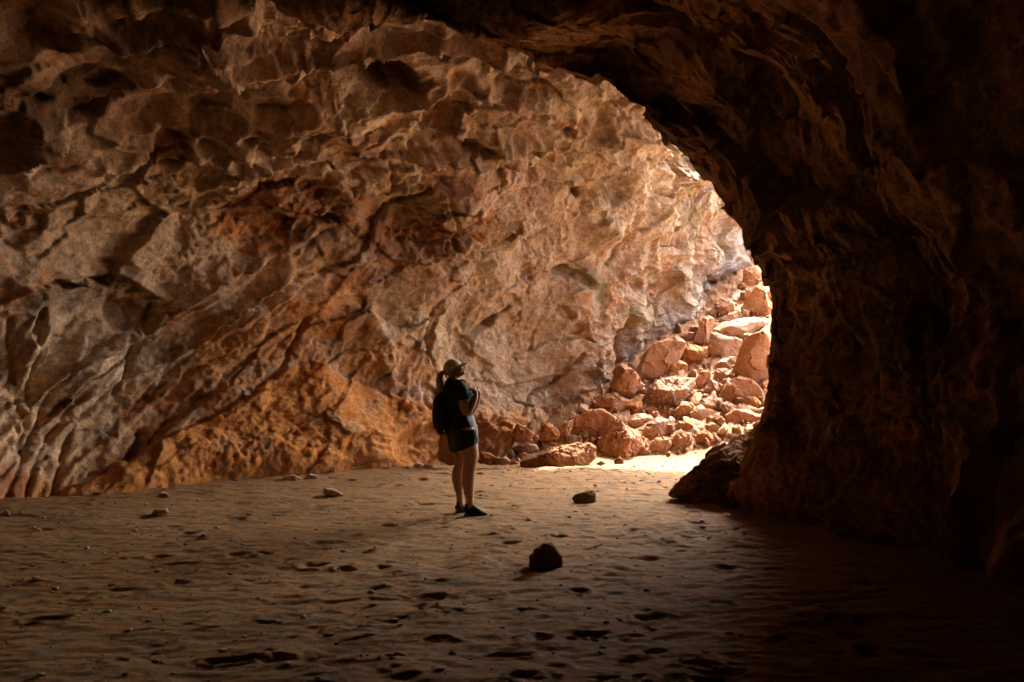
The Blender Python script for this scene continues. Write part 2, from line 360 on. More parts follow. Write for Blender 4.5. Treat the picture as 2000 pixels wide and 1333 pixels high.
# --- hand-placed ledges: everything above each line sticks out
def ledge(pts, a, wd, up=True):
    global H
    xs = [p[0] for p in pts]; ys = [p[1] for p in pts]
    yl = np.interp(QX, xs, ys); fade = sstep(xs[0] - 5, xs[0] + 35, PX) * (1 - sstep(xs[-1] - 35, xs[-1] + 5, PX))
    d = (yl - (PY + 0.5 * (QY - PY)))            # >0 above
    prof = np.where(d > 0, np.exp(-d / wd), 1 - sstep(0, 4, -d))
    H += a * fade * prof
for pts, a, wd in (([(590, 320), (700, 312), (860, 322), (1070, 330), (1190, 320)], .20, 16), ([(410, 342), (520, 350), (660, 338)], .16, 22),
    ([(330, 150), (500, 112), (700, 98), (830, 78), (970, 96), (1060, 140)], .28, 50), ([(620, 235), (700, 208), (790, 203), (850, 172), (980, 200)], .24, 26),
    ([(390, 302), (480, 275), (570, 242), (650, 212)], .22, 28), ([(180, 348), (300, 318), (410, 300)], .16, 30), ([(0, 590), (60, 560), (120, 545), (200, 566)], .2, 30),
    ([(-60, 905), (60, 800), (150, 722), (300, 640), (420, 560), (540, 500)], .22, 34), ([(150, 800), (250, 742), (350, 690), (470, 604), (580, 535)], .20, 28),
    ([(30, 270), (200, 212), (270, 196), (330, 150)], .2, 30), ([(860, 262), (930, 290), (1010, 300)], .2, 24), ([(780, 420), (860, 400), (960, 410)], .15, 18),
    ([(430, 420), (540, 405), (660, 440)], .15, 18), ([(640, 510), (760, 505), (850, 515), (930, 470)], .15, 22), ([(1150, 420), (1230, 330), (1300, 300)], .2, 22),
    ([(1290, 395), (1330, 368), (1385, 338), (1440, 330)], .22, 60), ([(1100, 340), (1160, 290), (1260, 240)], .2, 30), ([(1190, 560), (1260, 520), (1310, 540)], .18, 20),
    ([(100, 545), (250, 540), (330, 590)], .16, 26), ([(-80, 380), (60, 300), (140, 262)], .25, 40), ([(560, 60), (700, 40), (900, 60)], .12, 45), ([(100, 100), (300, 60), (500, 10)], .3, 50)):
    ledge(pts, a, wd)
for cx, cy, rx, ry, an, dep in ((170, 192, 120, 46, 10, .3), (745, 145, 60, 26, 5, .28), (330, 288, 38, 36, 0, .2), (602, 272, 38, 22, 20, .22), (935, 297, 45, 12, -8, .3),
    (640, 436, 32, 11, -8, .4), (560, 420, 130, 66, 0, .16), (830, 440, 120, 52, -5, .16), (955, 630, 34, 9, 40, .22), (838, 655, 7, 40, -12, .10), (1125, 640, 22, 12, 10, .14),
    (1035, 545, 20, 9, 0, .12), (1100, 610, 16, 12, 0, .12), (1135, 545, 42, 14, -20, .22), (1110, 262, 14, 14, 0, .25), (1140, 385, 9, 9, 0, .3), (1330, 450, 12, 8, 0, .3), (1213, 380, 22, 34, -20, .22),
    (1350, 300, 60, 45, 20, .25), (85, 640, 14, 40, -10, .2), (250, 620, 50, 30, 0, .14), (40, 450, 60, 30, 30, .2), (265, 870, 45, 12, 55, .2), (1240, 560, 26, 20, 0, .18), (1385, 470, 24, 40, -15, .2)):
    H -= dep * ell(cx, cy, rx, ry, an, .35, .8)
for cx, cy, rx, ry, an, dep in ((470, 290, 60, 16, 25, .2), (670, 240, 40, 22, 10, .2), (555, 285, 34, 18, 20, .18), (1290, 625, 34, 36, 0, .22), (1245, 640, 22, 50, 5, .2), (1345, 560, 34, 44, 0, .25),
    (1400, 520, 32, 50, 10, .25), (1440, 520, 20, 46, 0, .25), (1300, 440, 32, 46, 25, .2), (1190, 460, 26, 40, 0, .14), (990, 720, 60, 40, 0, .08), (1180, 700, 26, 60, 5, .12), (1340, 610, 20, 26, 0, .18), (60, 700, 14, 90, -25, .14)):
    H += dep * ell(cx, cy, rx, ry, an, .7, .5)
def crack(pts, wd, dep):
    global H
    d = np.full(PX.shape, 1e9); X_, Y_ = PX + 0.35 * (QX - PX), PY + 0.35 * (QY - PY)
    for (x0, y0), (x1, y1) in zip(pts[:-1], pts[1:]):
        vx, vy = x1 - x0, y1 - y0; t = np.clip(((X_ - x0) * vx + (Y_ - y0) * vy) / (vx * vx + vy * vy), 0, 1)
        d = np.minimum(d, np.hypot(X_ - x0 - t * vx, Y_ - y0 - t * vy))
    H -= dep * np.exp(-(d / wd) ** 2)
for pts, wd, dep in (([(1130, 692), (1085, 745), (1040, 772), (1018, 815)], 3, .14), ([(852, 590), (832, 640), (838, 690), (848, 715)], 3, .08), ([(1000, 600), (955, 645)], 3, .12),
    ([(1228, 600), (1212, 650), (1216, 720)], 4, .22), ([(1228, 600), (1270, 575), (1300, 560)], 4, .16), ([(1255, 420), (1225, 480), (1200, 520)], 3, .1), ([(752, 100), (756, 175)], 3, .12), ([(1395, 590), (1410, 560), (1390, 540)], 4, .2),
    ([(880, 400), (890, 460), (885, 500)], 3, .14), ([(300, 600), (255, 700), (238, 770)], 4, .16), ([(600, 620), (560, 690), (545, 720)], 4, .12), ([(770, 330), (775, 380)], 3, .12), ([(985, 325), (980, 385)], 3, .12),
    ([(100, 780), (50, 880), (20, 960)], 5, .08), ([(140, 800), (80, 880), (60, 960)], 5, .08), ([(90, 640), (60, 760), (45, 880)], 5, .08), ([(20, 620), (30, 760), (40, 880)], 5, .06), ([(230, 760), (140, 840), (110, 960)], 5, .08)):
    crack(pts, wd, dep)
# the foot settles down into the floor
edgefade = sstep(0, 0.06, np.repeat((tt)[None], NS, 0))
Wd = Wv + WN * (H * edgefade)[..., None]
# --- stains, plus tones that make up for uneven light
def mixc(c, col, m):
    return c * (1 - m[..., None]) + np.array(col) * m[..., None]
nz = fbm(p3 * 0.9, 4, 45, .6); ny = fbm(p3 * 2.2 + 11, 4, 46, .65); nw = fbm(p3 * 5.0 + 5, 3, 47, .6)
col = np.ones(Wv.shape) * np.array([0.50, 0.36, 0.24])
col = mixc(col, (0.60, 0.46, 0.33), 0.8 * sstep(-0.1, 0.5, nz))
col = mixc(col, (0.50, 0.315, 0.225), 0.7 * sstep(0.0, 0.45, fbm(p3 * 1.3 + 77, 4, 52, .6)))
col = mixc(col, (0.48, 0.235, 0.085), 0.65 * sstep(0.1, 0.6, ny + 0.25 * sstep(420, 620, PY)))
col = mixc(col, (0.30, 0.195, 0.13), 0.5 * sstep(0.15, 0.6, -ny))
def stain_and_light(cx, cy, rx, ry, an, c, k=0.9, soft=.6):
    global col
    m = ell(cx, cy, rx, ry, an, soft, 1.3); m = np.clip(m * (1 + 0.9 * ny + .5 * nw), 0, 1)
    col = mixc(col, c, k * m)
PALE, CREAM, ORG, RBR, DBR, GRY, CHA, OLV, WHT = (0.53, 0.395, 0.255), (0.62, 0.475, 0.31), (0.52, 0.235, 0.065), (0.27, 0.115, 0.045), (0.13, 0.07, 0.038), (0.31, 0.24, 0.15), (0.14, 0.10, 0.06), (0.24, 0.205, 0.10), (0.46, 0.42, 0.37)
for a in ((200, 360, 170, 60, 25, PALE), (300, 470, 190, 70, 15, PALE), (520, 270, 190, 40, 15, PALE), (760, 220, 160, 40, 5, CREAM, .6), (90, 680, 130, 80, 40, CREAM), (40, 800, 50, 90, -10, CREAM),
          (300, 540, 120, 40, 10, CREAM, .6), (960, 650, 200, 130, 0, PALE, .8), (1020, 470, 120, 80, 0, PALE, .6), (760, 620, 120, 60, 0, PALE, .6), (1180, 360, 110, 80, 20, PALE, .6), (640, 560, 70, 40, 0, CREAM, .5),
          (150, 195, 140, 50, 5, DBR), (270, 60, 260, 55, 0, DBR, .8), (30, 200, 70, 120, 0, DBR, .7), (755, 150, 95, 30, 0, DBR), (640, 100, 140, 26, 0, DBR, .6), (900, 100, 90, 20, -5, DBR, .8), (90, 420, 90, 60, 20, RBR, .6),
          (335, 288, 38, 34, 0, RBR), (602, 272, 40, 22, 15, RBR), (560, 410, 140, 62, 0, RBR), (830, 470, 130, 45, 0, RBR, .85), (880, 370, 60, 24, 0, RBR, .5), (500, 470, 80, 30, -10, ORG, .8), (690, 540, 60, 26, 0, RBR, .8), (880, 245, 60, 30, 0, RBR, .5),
          (600, 600, 130, 60, 10, ORG, .75), (430, 660, 120, 40, 30, ORG, .6), (705, 620, 16, 75, 0, RBR, .8), (945, 440, 22, 45, -20, ORG, .8), (520, 540, 100, 35, 0, ORG, .5),
          (90, 590, 60, 30, 0, CHA, .85), (200, 575, 90, 30, 10, CHA, .7), (260, 660, 50, 60, 10, CHA, .55), (250, 545, 60, 26, 0, CHA, .6), (180, 850, 90, 60, 40, GRY, .6), (320, 700, 60, 70, 20, GRY, .6), (480, 620, 60, 50, 20, GRY, .4), (420, 540, 200, 60, 0, CREAM, .5), (150, 700, 160, 120, 30, CREAM, .8), (60, 830, 120, 150, 0, (0.66, 0.44, 0.24), .8), (250, 420, 220, 90, 20, CREAM, .6), (560, 660, 140, 60, 10, ORG, .5), (330, 790, 220, 60, 38, ORG, .5), (760, 710, 130, 50, -10, ORG, .45), (480, 720, 120, 60, 30, ORG, .4),  # broad cream patches: cream rock, painted lighter to brighten the dim left
          (1215, 260, 70, 36, 25, DBR, .55), (1345, 310, 60, 50, 20, (0.24, 0.15, 0.09), .8), (1215, 380, 26, 40, 0, DBR, .5), (1350, 410, 24, 34, 0, OLV, .8), (1420, 400, 16, 30, 0, OLV, .8), (1150, 545, 40, 22, -10, OLV, .9), (1180, 560, 20, 26, 0, OLV, .7),  # brown patch at top right painted darker to dull an over-bright sunlit spot
          (1250, 620, 36, 44, 10, OLV, .6), (1300, 620, 26, 30, 0, GRY, .8), (1345, 555, 30, 45, 10, GRY, .8), (1175, 590, 20, 60, 0, GRY, .7), (1440, 500, 30, 70, 0, WHT, .9), (1395, 560, 50, 60, 0, WHT, .7), (1340, 630, 50, 40, 0, WHT, .6), (1260, 690, 50, 40, 0, WHT, .6),
          (1300, 340, 70, 30, 35, CREAM, .6), (1240, 430, 50, 30, 20, CREAM, .5), (1330, 380, 50, 10, 30, (0.5, 0.33, 0.10), .8), (50, 960, 90, 60, 0, (0.34, 0.13, 0.05), .9), (120, 960, 60, 60, 0, ORG, .8), (280, 790, 60, 16, 40, RBR, .8), (150, 790, 60, 20, 45, RBR, .7)):
    stain_and_light(*a)
mm = np.clip(mask_m * (0.95 + 0.4 * ny), 0, 1) * np.where(PX > 900, 0.6, 1)
col = mixc(col, (0.54, 0.225, 0.05), mm); col = mixc(col, (0.38, 0.145, 0.042), mm * sstep(0.0, 0.5, nw) * .8)
col = mixc(col, (0.40, 0.30, 0.17), mm * ell(730, 840, 120, 40, 0, .8) * sstep(-.1, .3, nz) * .8)
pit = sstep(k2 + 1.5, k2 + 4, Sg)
col = mixc(col, (0.60, 0.46, 0.34), pit)  # unseen pit walls whitened to bounce more light inside
col = col * (1 - 0.42 * sstep(500, 1200, PX) * sstep(-200, 200, PX))[..., None]  # wall painted darker to the right, evening out the light falloff
col = col * (1 + 0.25 * nw + .15 * fbm(p3 * 14, 2, 48))[..., None]
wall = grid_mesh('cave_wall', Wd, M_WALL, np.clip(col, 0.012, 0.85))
tag(wall, 'huge overhanging left and back cave wall, ledged and cracked, with orange lower flank', kind='structure')

# ================================================================== dark arch, right wall and roof overhead
lip = np.array([(3.15, 11.2, -0.6), P(1472, 880, 11.4), P(1503, 770, 11.7), P(1514, 665, 11.8), P(1500, 560, 11.7), P(1457, 440, 11.4), P(1396, 325, 11.0),
                P(1285, 247, 10.6), P(1110, 148, 10.2), P(960, 74, 9.8), P(820, 28, 9.4), P(690, -10, 9.0), P(430, -90, 8.2), P(100, -170, 7.2), P(-400, -260, 6.2), (-9.5, 5.2, 4.6)], float)
lk = np.r_[np.linspace(.82, .78, 12), np.linspace(.82, 1, 4)]
eye = np.array([0, 0, CZ]); lip[1:] = eye + (lip[1:] - eye) * lk[1:, None]; lip[0] = (2.75, 9.7, -.6)
nu0 = len(lip); th = np.radians(np.linspace(-14, 180, nu0)) 
def ring(Y, cx, cz, rr, rl, rz, z0=-0.6, lean=0.0):
    c, s = np.cos(th), np.sin(th)
    x = cx + np.where(c > 0, rr, rl) * c; z = cz + rz * s
    y = Y + lean * np.clip(1 - np.abs(c), 0, 1)
    z[0] = z0
    return np.stack([x, y + 0 * x, z], 1)
n2 = ring(6.1, -1.8, 1.2, 5.5, 8.2, 4.5); n3 = ring(2.4, -2.0, 1.0, 6.6, 8.8, 4.8); n4 = ring(-3, -2.5, 1.0, 6.6, 8.5, 4.6); n5 = ring(-7.0, -2.5, 1.0, 5, 7, 4.0); n6 = ring(-9.0, -2.5, 1.2, 1.2, 2, 1.5)
n2[0, 0] = 3.35; n2[1, 0] = 3.55; n2[2, 0] = 3.75
n1 = lip * 0.5 + n2 * 0.5; n1[:, 0] += 0.12 * np.linspace(1, 0, nu0); n1[0] = (2.95, 8.3, -0.6); n1[1] = (3.0, 8.2, 0.75); n1[2] = (3.2, 8.0, 1.6); n1[3] = (3.35, 7.9, 2.5)
n15 = n1 * 0.45 + n2 * 0.55; n05 = lip * 0.75 + n1 * 0.25; n05[:, 0] += 0.05
out_n = np.array([0.9, 0.55, 0.0])
o1 = lip + np.stack([0.35 * np.cos(th), 0.45 + 0 * th, 0.35 * np.clip(np.sin(th), 0, 1)], 1)
o2 = lip + np.stack([1.5 * np.clip(np.cos(th), -.2, 1), 0.9 + 0 * th, 1.6 * np.clip(np.sin(th), 0, 1)], 1)
o3 = lip + np.stack([4.5 * np.clip(np.cos(th), -.1, 1), 1.0 + 0 * th, 4.5 * np.clip(np.sin(th) + .2, 0, 1)], 1)
o4 = lip + np.stack([10.0 * np.clip(np.cos(th), -.1, 1), 0.8 + 0 * th, 7.0 * np.clip(np.sin(th) + .5, 0, 1)], 1)
SHADE_ROOF = [(5, 10.3, -.6), (8, 10.6, 1.5), (10, 11, 3.5), (10.5, 11.6, 5.5), (10.4, 13.4, 7), (9.2, 15.8, 7.8), (7.3, 17.4, 8), (5.6, 17.7, 8), (3.8, 17.6, 8.1), (1.5, 15.9, 8.4),  # unseen roof rim, added and shaped to keep sun off the near floor
        (0, 14.5, 8.6), (-1.5, 13, 8.6), (-3.5, 12, 8.6), (-5, 10, 8.4), (-7, 8, 8), (-9.5, 6, 7)]
o3 = np.array(SHADE_ROOF, float); o4 = o3 + np.stack([1.5 * np.clip(np.cos(th), 0, 1), .3 + 0 * th, 4.0 * np.clip(np.sin(th) + .4, 0, 1)], 1)
for o in (o1, o2, o3, o4): o[0, 2] = -0.6
rings = np.array([o4, o3, o2, o1, lip, n05, n1, n15, n2, n3, n4, n5, n6])
NU, NV = 760, 620
vr = np.array([-3.2, -2.0, -1.0, -.4, 0, .5, 1, 1.6, 2.1, 3.2, 4.4, 5.3, 5.8])
def resamp(A, n, axis, dens_idx=None):
    B = np.moveaxis(A, axis, 0); k = len(B)
    t = np.linspace(0, k - 1, n) if dens_idx is None else dens_idx
    i = np.clip(np.floor(t).astype(int), 0, k - 2); f = (t - i).reshape(-1, *([1] * (B.ndim - 1)))
    p0, p1, p2, p3_ = B[np.maximum(i - 1, 0)], B[i], B[i + 1], B[np.minimum(i + 2, k - 1)]
    q = 0.5 * ((2 * p1) + (-p0 + p2) * f + (2 * p0 - 5 * p1 + 4 * p2 - p3_) * f ** 2 + (-p0 + 3 * p1 - 3 * p2 + p3_) * f ** 3)
    return np.moveaxis(q, 0, axis)
ud = np.r_[np.linspace(0, 11.5, 650, endpoint=False), np.linspace(11.5, nu0 - 1, 110)]
vd = np.r_[np.linspace(0, 2.6, 60, endpoint=False), np.linspace(2.6, 8.6, 470, endpoint=False), np.linspace(8.6, 12, 90)]
A = resamp(resamp(rings, len(ud), 1, ud), len(vd), 0, vd)        # v, u, 3
A = np.moveaxis(A, 0, 1)
AN = grid_normals(A)
iv = 300
if (np.sum(AN[300, iv] * (np.array([0, A[300, iv, 1], 1.5]) - A[300, iv]))) < 0: AN = -AN
a3 = A
v1 = fbm(a3 * 0.7, 3, 80)[..., None]; v2 = fbm(a3 * 0.7 + 20, 3, 91)
low = 1 - sstep(1.5, 3.4, a3[..., 2])
along = a3[..., 1] * 1.0 - .3 * a3[..., 0]; around = np.arctan2(a3[..., 2] - 1.2, a3[..., 0] + 1.8) * 4.6
d = 0.30 * fbm(a3 * 0.5, 2, 81) + 0.10 * fbm(a3 * 1.3, 2, 82)
F1, _ = facets(along * .7 + .3 * v1[..., 0], around * .6 + .3 * v2, 83); F2, E2 = facets(along * 1.7 + .25 * v2, around * 1.4 + .25 * v1[..., 0], 84); F3, _ = facets(along * 4.5 + .2 * v2, around * 3.8 + .2 * v1[..., 0], 92)
d += (0.22 * F1 + 0.11 * F2 * (1 - .4 * low) + 0.032 * F3)
fl = fbm(np.stack([a3[..., 0] * 3.2, a3[..., 1] * 3.2, a3[..., 2] * 0.55], -1) + v1 * .35, 4, 85, .6)
d += 0.15 * fl * (0.12 + 0.88 * low)
dh = 0.028 * fbm(a3 * 3.2, 3, 86, .5) + 0.010 * fbm(a3 * 10, 3, 87, .7) + 0.03 * F3 + 0.010 * facets(along * 11, around * 9, 93)[0]
qa = a3[..., 1] * 0.9 + a3[..., 2] * 0.5 + v1[..., 0] * .5
d += 0.09 * (saw(qa * .9) - .5) * (1 - low)
lipw = 0.42 + 0.58 * sstep(0.0, 1.1, np.abs(vd - 4.0))[None, :]
d = d * lipw + dh
Ad = A + AN * d[..., None]
# keep lip ragged only a little so that the opening keeps its outline
ca = np.ones(A.shape) * np.array([0.20, 0.125, 0.075])
na = fbm(a3 * 0.8, 4, 88, .6); nb = fbm(a3 * 2.6, 4, 89, .6)
ca = mixc(ca, (0.33, 0.21, 0.13), sstep(0.0, 0.5, na)); ca = mixc(ca, (0.10, 0.07, 0.045), sstep(0.1, 0.6, -na)); ca = mixc(ca, (0.30, 0.13, 0.05), .7 * sstep(.1, .5, nb) * (.4 + .6 * low))
arch = grid_mesh('rock_arch', Ad, M_ARCH, np.clip(ca * np.array([1.5, 1.3, 1.1]), .01, .8))
tag(arch, 'dark rock arch and fluted right-hand cave wall framing the bright opening', kind='structure')
# ================================================================== boulders
_ico = {}
def ico(sub):
    if sub not in _ico:
        b = bmesh.new(); bmesh.ops.create_icosphere(b, subdivisions=sub, radius=1)
        V = np.array([v.co[:] for v in b.verts]); Fc = np.array([[v.index for v in f.verts] for f in b.faces], np.int32); b.free()
        _ico[sub] = (V / np.linalg.norm(V, axis=1, keepdims=True), Fc)
    return _ico[sub]
def hull_planes(pts):
    b = bmesh.new()
    for p in pts: b.verts.new(p)
    r = bmesh.ops.convex_hull(b, input=b.verts)
    b.normal_update()
    pl = {}
    for f in b.faces:
        n = f.normal
        if n.length < .5: continue
        dd = n.dot(f.verts[0].co)
        if dd < 0: n = -n; dd = -dd
        pl[tuple(round(x, 3) for x in (*n, dd))] = (n.x, n.y, n.z, max(dd, 1e-3))
    b.free(); return np.array(list(pl.values()))
def mesh_from(name, V, Fc, mat, smooth=True):
    me = bpy.data.meshes.new(name)
    me.vertices.add(len(V)); me.vertices.foreach_set('co', V.reshape(-1).astype(f32))
    k = Fc.shape[1]
    me.loops.add(Fc.size); me.loops.foreach_set('vertex_index', Fc.reshape(-1).astype(np.int32))
    me.polygons.add(len(Fc)); me.polygons.foreach_set('loop_start', np.arange(0, Fc.size, k, dtype=np.int32))
    me.polygons.foreach_set('loop_total', np.full(len(Fc), k, np.int32)); me.update(calc_edges=True)
    me.polygons.foreach_set('use_smooth', np.full(len(Fc), smooth)); me.materials.append(mat)
    return me
def rock_mesh(name, pts, mat, seed, rough=0.5, sub=5, bevel=90.0, strata=0):
    """pts: hull points about the origin (metres). radial polyhedron with worn edges, chips and pits"""
    pts = np.array(pts, float)
    ext = (pts.max(0) - pts.min(0)) / 2 + 1e-4; mid = (pts.max(0) + pts.min(0)) / 2
    q = (pts - mid) / ext
    pl = hull_planes([tuple(p) for p in q])
    D, Fc = ico(sub)
    rc = np.random.RandomState(seed + 77); ex = rc.randn(7, 3); ex[2:, 1] = -np.abs(ex[2:, 1]) - .9; ex /= np.linalg.norm(ex, axis=1, keepdims=True)
    sup = (q @ ex.T).max(0); pl = np.r_[pl, np.c_[ex, np.maximum(sup * np.r_[.88 + .1 * rc.rand(2), .66 + .28 * rc.rand(5)], .3)]]
    rs = np.random.RandomState(seed); size = float(np.mean(ext))
    dn = D @ pl[:, :3].T                                   # (nv, np)
    inv = np.maximum(dn, 0.02) / pl[:, 3]
    inv = np.where(dn > 0.02, inv, 0)
    r = 1.0 / np.power(np.sum(np.power(inv, bevel), axis=1), 1 / bevel)
    V = D * r[:, None] * ext + mid
    nn = (D @ np.eye(3)) / ext; nn /= np.linalg.norm(nn, axis=1, keepdims=True)
    o = rs.rand(3) * 50
    p = V / size + o
    big = fbm(p * 1.0, 2, seed); mid_ = ridged(p * 2.6, 3, seed + 5); fine = fbm(p * 8, 3, seed + 9, .6)
    patch = sstep(-0.2, 0.4, noise3(p * 0.9 + 30, seed + 3)) * 0.8 + 0.2       # some faces are split smooth, others pitted
    fa, _ = facets(p[:, 0] * 1.7 + p[:, 1] * 1.1, p[:, 2] * 1.9 - p[:, 1] * .8, seed + 4)
    fb, _ = facets(p[:, 0] * 3.7 + p[:, 2] * 1.1, p[:, 1] * 3.9 - p[:, 2] * 1.6, seed + 6)
    d = size * (0.05 * big + rough * patch * (0.11 * mid_ + 0.09 * fine + 0.07 * fb) + 0.09 * fa)
    if strata:
        pw = V @ np.array([-.55, .15, .82]) / size * 3.2 + .5 * big
        fq = pw - np.floor(pw); d = d + size * strata * (np.where(fq < .12, fq / .12, (1 - fq) / .88) - .5) + size * strata * .5 * ridged(V / size * np.array([1, 1, 1]) * 3 + o, 4, seed + 2)
    V = V + nn * d[:, None]
    return mesh_from(name, V, Fc, mat, sub < 4)
def slope_hit(px, py):
    """where the ray through the pixel meets the floor / slope"""
    Y = np.arange(4.0, 30, 0.02); X = (px - HX) / F * Y; Z = CZ + (HY - py) / F * Y
    G = slope_z(X, Y); k = np.argmax(Z < G)
    return Y[k] if (Z < G).any() else 24.0
ROCKS = []
def boulder(label, pts2, mat=None, name='boulder', cat='boulder', group='boulders of the rubble slope', Y=None, depth=None, rough=0.6, seed=None, top=0.32, front=0.55, lean=0.12, full=False, sub=5, strata=0):
    """pts2: outline in the close-up's pixels (or frame pixels when full) -> convex body with a front ridge, own depth and thickness"""
    q = np.array(pts2, float)
    if not full: q = q / 2.898 + np.array([960, 480])
    x0, y0 = q.min(0); x1, y1 = q.max(0); w, h = x1 - x0, y1 - y0
    rs = np.random.RandomState(seed if seed is not None else int(x0 * 7 + y0 * 13) % 9999)
    if Y is None: Y = slope_hit((x0 + x1) / 2, y1 - 0.12 * h)
    if group.startswith('boulders'): Y = min(Y, float(np.interp((x0 + x1) / 2, [900, 1000, 1100, 1190, 1300, 1400], [13.2, 14.2, 14.9, 15.7, 17.2, 30])))
    m = Y / F
    dep = (depth if depth is not None else 0.5 * (0.55 * w + 0.45 * h)) * m
    Yc = Y + dep * 0.5
    cx, cy = (x0 + x1) / 2, (y0 + y1) / 2
    O = np.array(P(cx, cy, Yc)); pts = []
    for k, (a, b) in enumerate(q):
        up = (cy - b) / (h / 2 + 1e-6)                       # upper outline points sit further back
        yy = Yc + dep * (0.28 * up + 0.22 * rs.randn() * .5)
        pts.append(np.array(P(a, b, yy)) - O)
        bx = cx + (a - cx) * (0.62 + .2 * rs.rand()); by = cy + (b - cy) * (0.6 + .2 * rs.rand())
        pts.append(np.array(P(bx, by, Yc + dep * (0.85 + 0.25 * rs.rand()))) - O)
    # front ridge: below it the face stands steep (in shade), above it lies back (in the sun)
    for u in (0.28 + .1 * rs.rand(), 0.55 + .1 * rs.rand(), 0.75):
        pts.append(np.array(P(x0 + u * w, y0 + (top + 0.12 * rs.randn() * .6) * h, Yc - dep * front * (1 - .3 * rs.rand()))) - O)
    for u in (0.3, 0.66):
        pts.append(np.array(P(x0 + u * w, y0 + 0.86 * h, Yc - dep * front * (0.9 - lean))) - O)
    # root it in the slope
    me = rock_mesh(name, pts, mat or M_ROCK, rs.randint(9999), rough, sub, strata=strata)
    o = bpy.data.objects.new(name, me); C.objects.link(o); o.location = O
    tag(o, label, cat, group); ROCKS.append((o, cx, cy, w, h, Yc, label))
    return o
B = boulder
R, PL = M_ROCK, M_PALE
B('large brown triangular boulder high on the rubble against the pillar edge', [(1410, 350), (1470, 280), (1535, 195), (1570, 270), (1590, 350), (1585, 430), (1500, 420), (1420, 370)], rough=.4)
B('narrow orange boulder leaning left of the large triangular one', [(1398, 310), (1410, 265), (1445, 238), (1485, 245), (1470, 290), (1412, 335)])
B('squarish reddish boulder second from the top of the rubble', [(1425, 130), (1500, 118), (1530, 150), (1535, 200), (1480, 245), (1420, 225)])
B('grey rounded stone at the very top of the rubble beside the pale wall', [(1427, 72), (1462, 62), (1466, 118), (1430, 130)], M_GREY, rough=.3)
B('small rust stone wedged at the very top beside the pillar', [(1458, 50), (1502, 42), (1495, 100), (1462, 112)])
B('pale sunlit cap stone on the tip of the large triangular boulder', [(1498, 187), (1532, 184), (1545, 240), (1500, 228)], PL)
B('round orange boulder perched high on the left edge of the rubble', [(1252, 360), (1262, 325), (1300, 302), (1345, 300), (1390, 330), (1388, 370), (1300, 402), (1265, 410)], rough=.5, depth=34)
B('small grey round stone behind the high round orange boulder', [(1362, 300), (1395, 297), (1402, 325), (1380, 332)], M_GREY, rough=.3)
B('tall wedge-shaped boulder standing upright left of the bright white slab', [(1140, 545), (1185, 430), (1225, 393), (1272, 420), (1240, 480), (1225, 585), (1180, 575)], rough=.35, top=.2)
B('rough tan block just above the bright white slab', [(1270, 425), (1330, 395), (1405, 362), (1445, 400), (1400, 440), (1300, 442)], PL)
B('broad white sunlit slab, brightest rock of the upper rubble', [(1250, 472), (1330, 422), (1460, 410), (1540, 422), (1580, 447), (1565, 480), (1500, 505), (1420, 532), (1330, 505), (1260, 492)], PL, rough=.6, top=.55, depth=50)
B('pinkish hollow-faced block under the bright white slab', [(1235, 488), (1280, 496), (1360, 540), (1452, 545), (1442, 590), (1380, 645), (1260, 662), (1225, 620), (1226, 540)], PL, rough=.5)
B('large leaning orange boulder with smooth dark front against the cave wall', [(812, 705), (860, 610), (930, 550), (1035, 503), (1112, 552), (1085, 600), (1062, 660), (990, 745), (880, 795), (830, 745)], rough=.25, top=.16, depth=38)
B('cracked golden block resting right of the large leaning boulder', [(1065, 592), (1110, 550), (1190, 573), (1226, 580), (1230, 685), (1150, 692), (1098, 662)])
B('small tan rock behind the peak of the large leaning boulder', [(1063, 505), (1110, 484), (1152, 490), (1142, 545), (1108, 552)])
B('small grey-white stone where the rubble meets the pale wall', [(1108, 490), (1138, 448), (1166, 460), (1162, 500), (1130, 492)], M_GREY, rough=.4)
B('rounded rust boulder with bright rim under the cracked golden block', [(988, 705), (1008, 660), (1060, 646), (1112, 670), (1112, 748), (1040, 750), (990, 745)])
B('great smooth brown boulder half hidden by the dark pillar', [(1375, 665), (1440, 600), (1520, 530), (1592, 488), (1612, 600), (1615, 700), (1570, 825), (1500, 765), (1400, 745), (1352, 722)], rough=.22, top=.1, depth=50)
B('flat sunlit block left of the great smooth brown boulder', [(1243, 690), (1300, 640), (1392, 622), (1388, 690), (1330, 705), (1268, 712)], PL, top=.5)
B('pitted knob of rock under the flat sunlit block', [(1258, 700), (1342, 688), (1358, 740), (1322, 782), (1258, 762)], rough=.9)
B('dark shaded rock in the gap right of the rounded rust boulder', [(1153, 765), (1180, 720), (1232, 698), (1242, 750), (1200, 802), (1158, 812)], rough=.7)
B('large smooth dark-orange boulder in the middle right of the rubble', [(1283, 855), (1340, 762), (1400, 738), (1472, 760), (1542, 832), (1552, 870), (1500, 905), (1400, 905), (1318, 905)], rough=.25, top=.14)
B('smooth shaded rock between the pitted knob and the large smooth boulder', [(1178, 855), (1240, 755), (1312, 790), (1292, 862), (1230, 868)], rough=.25)
B('big tan boulder with pointed top standing against the cave wall', [(663, 785), (680, 710), (740, 660), (792, 720), (864, 792), (842, 830), (770, 862), (700, 842)], rough=.35, top=.2)
B('small pale rock right of the pointed tan boulder', [(798, 832), (855, 796), (878, 812), (872, 852), (820, 855)], PL)
B('big rough pitted block with sunlit flat top, centre of the rubble', [(848, 935), (870, 830), (925, 755), (1020, 743), (1152, 750), (1158, 792), (1080, 822), (1060, 872), (1020, 902), (960, 932), (900, 948)], rough=1.1, top=.42, front=.7)
B('smooth lit rock leaning on the front of the big pitted block', [(962, 855), (1020, 820), (1062, 870), (1022, 922), (970, 918)], rough=.3)
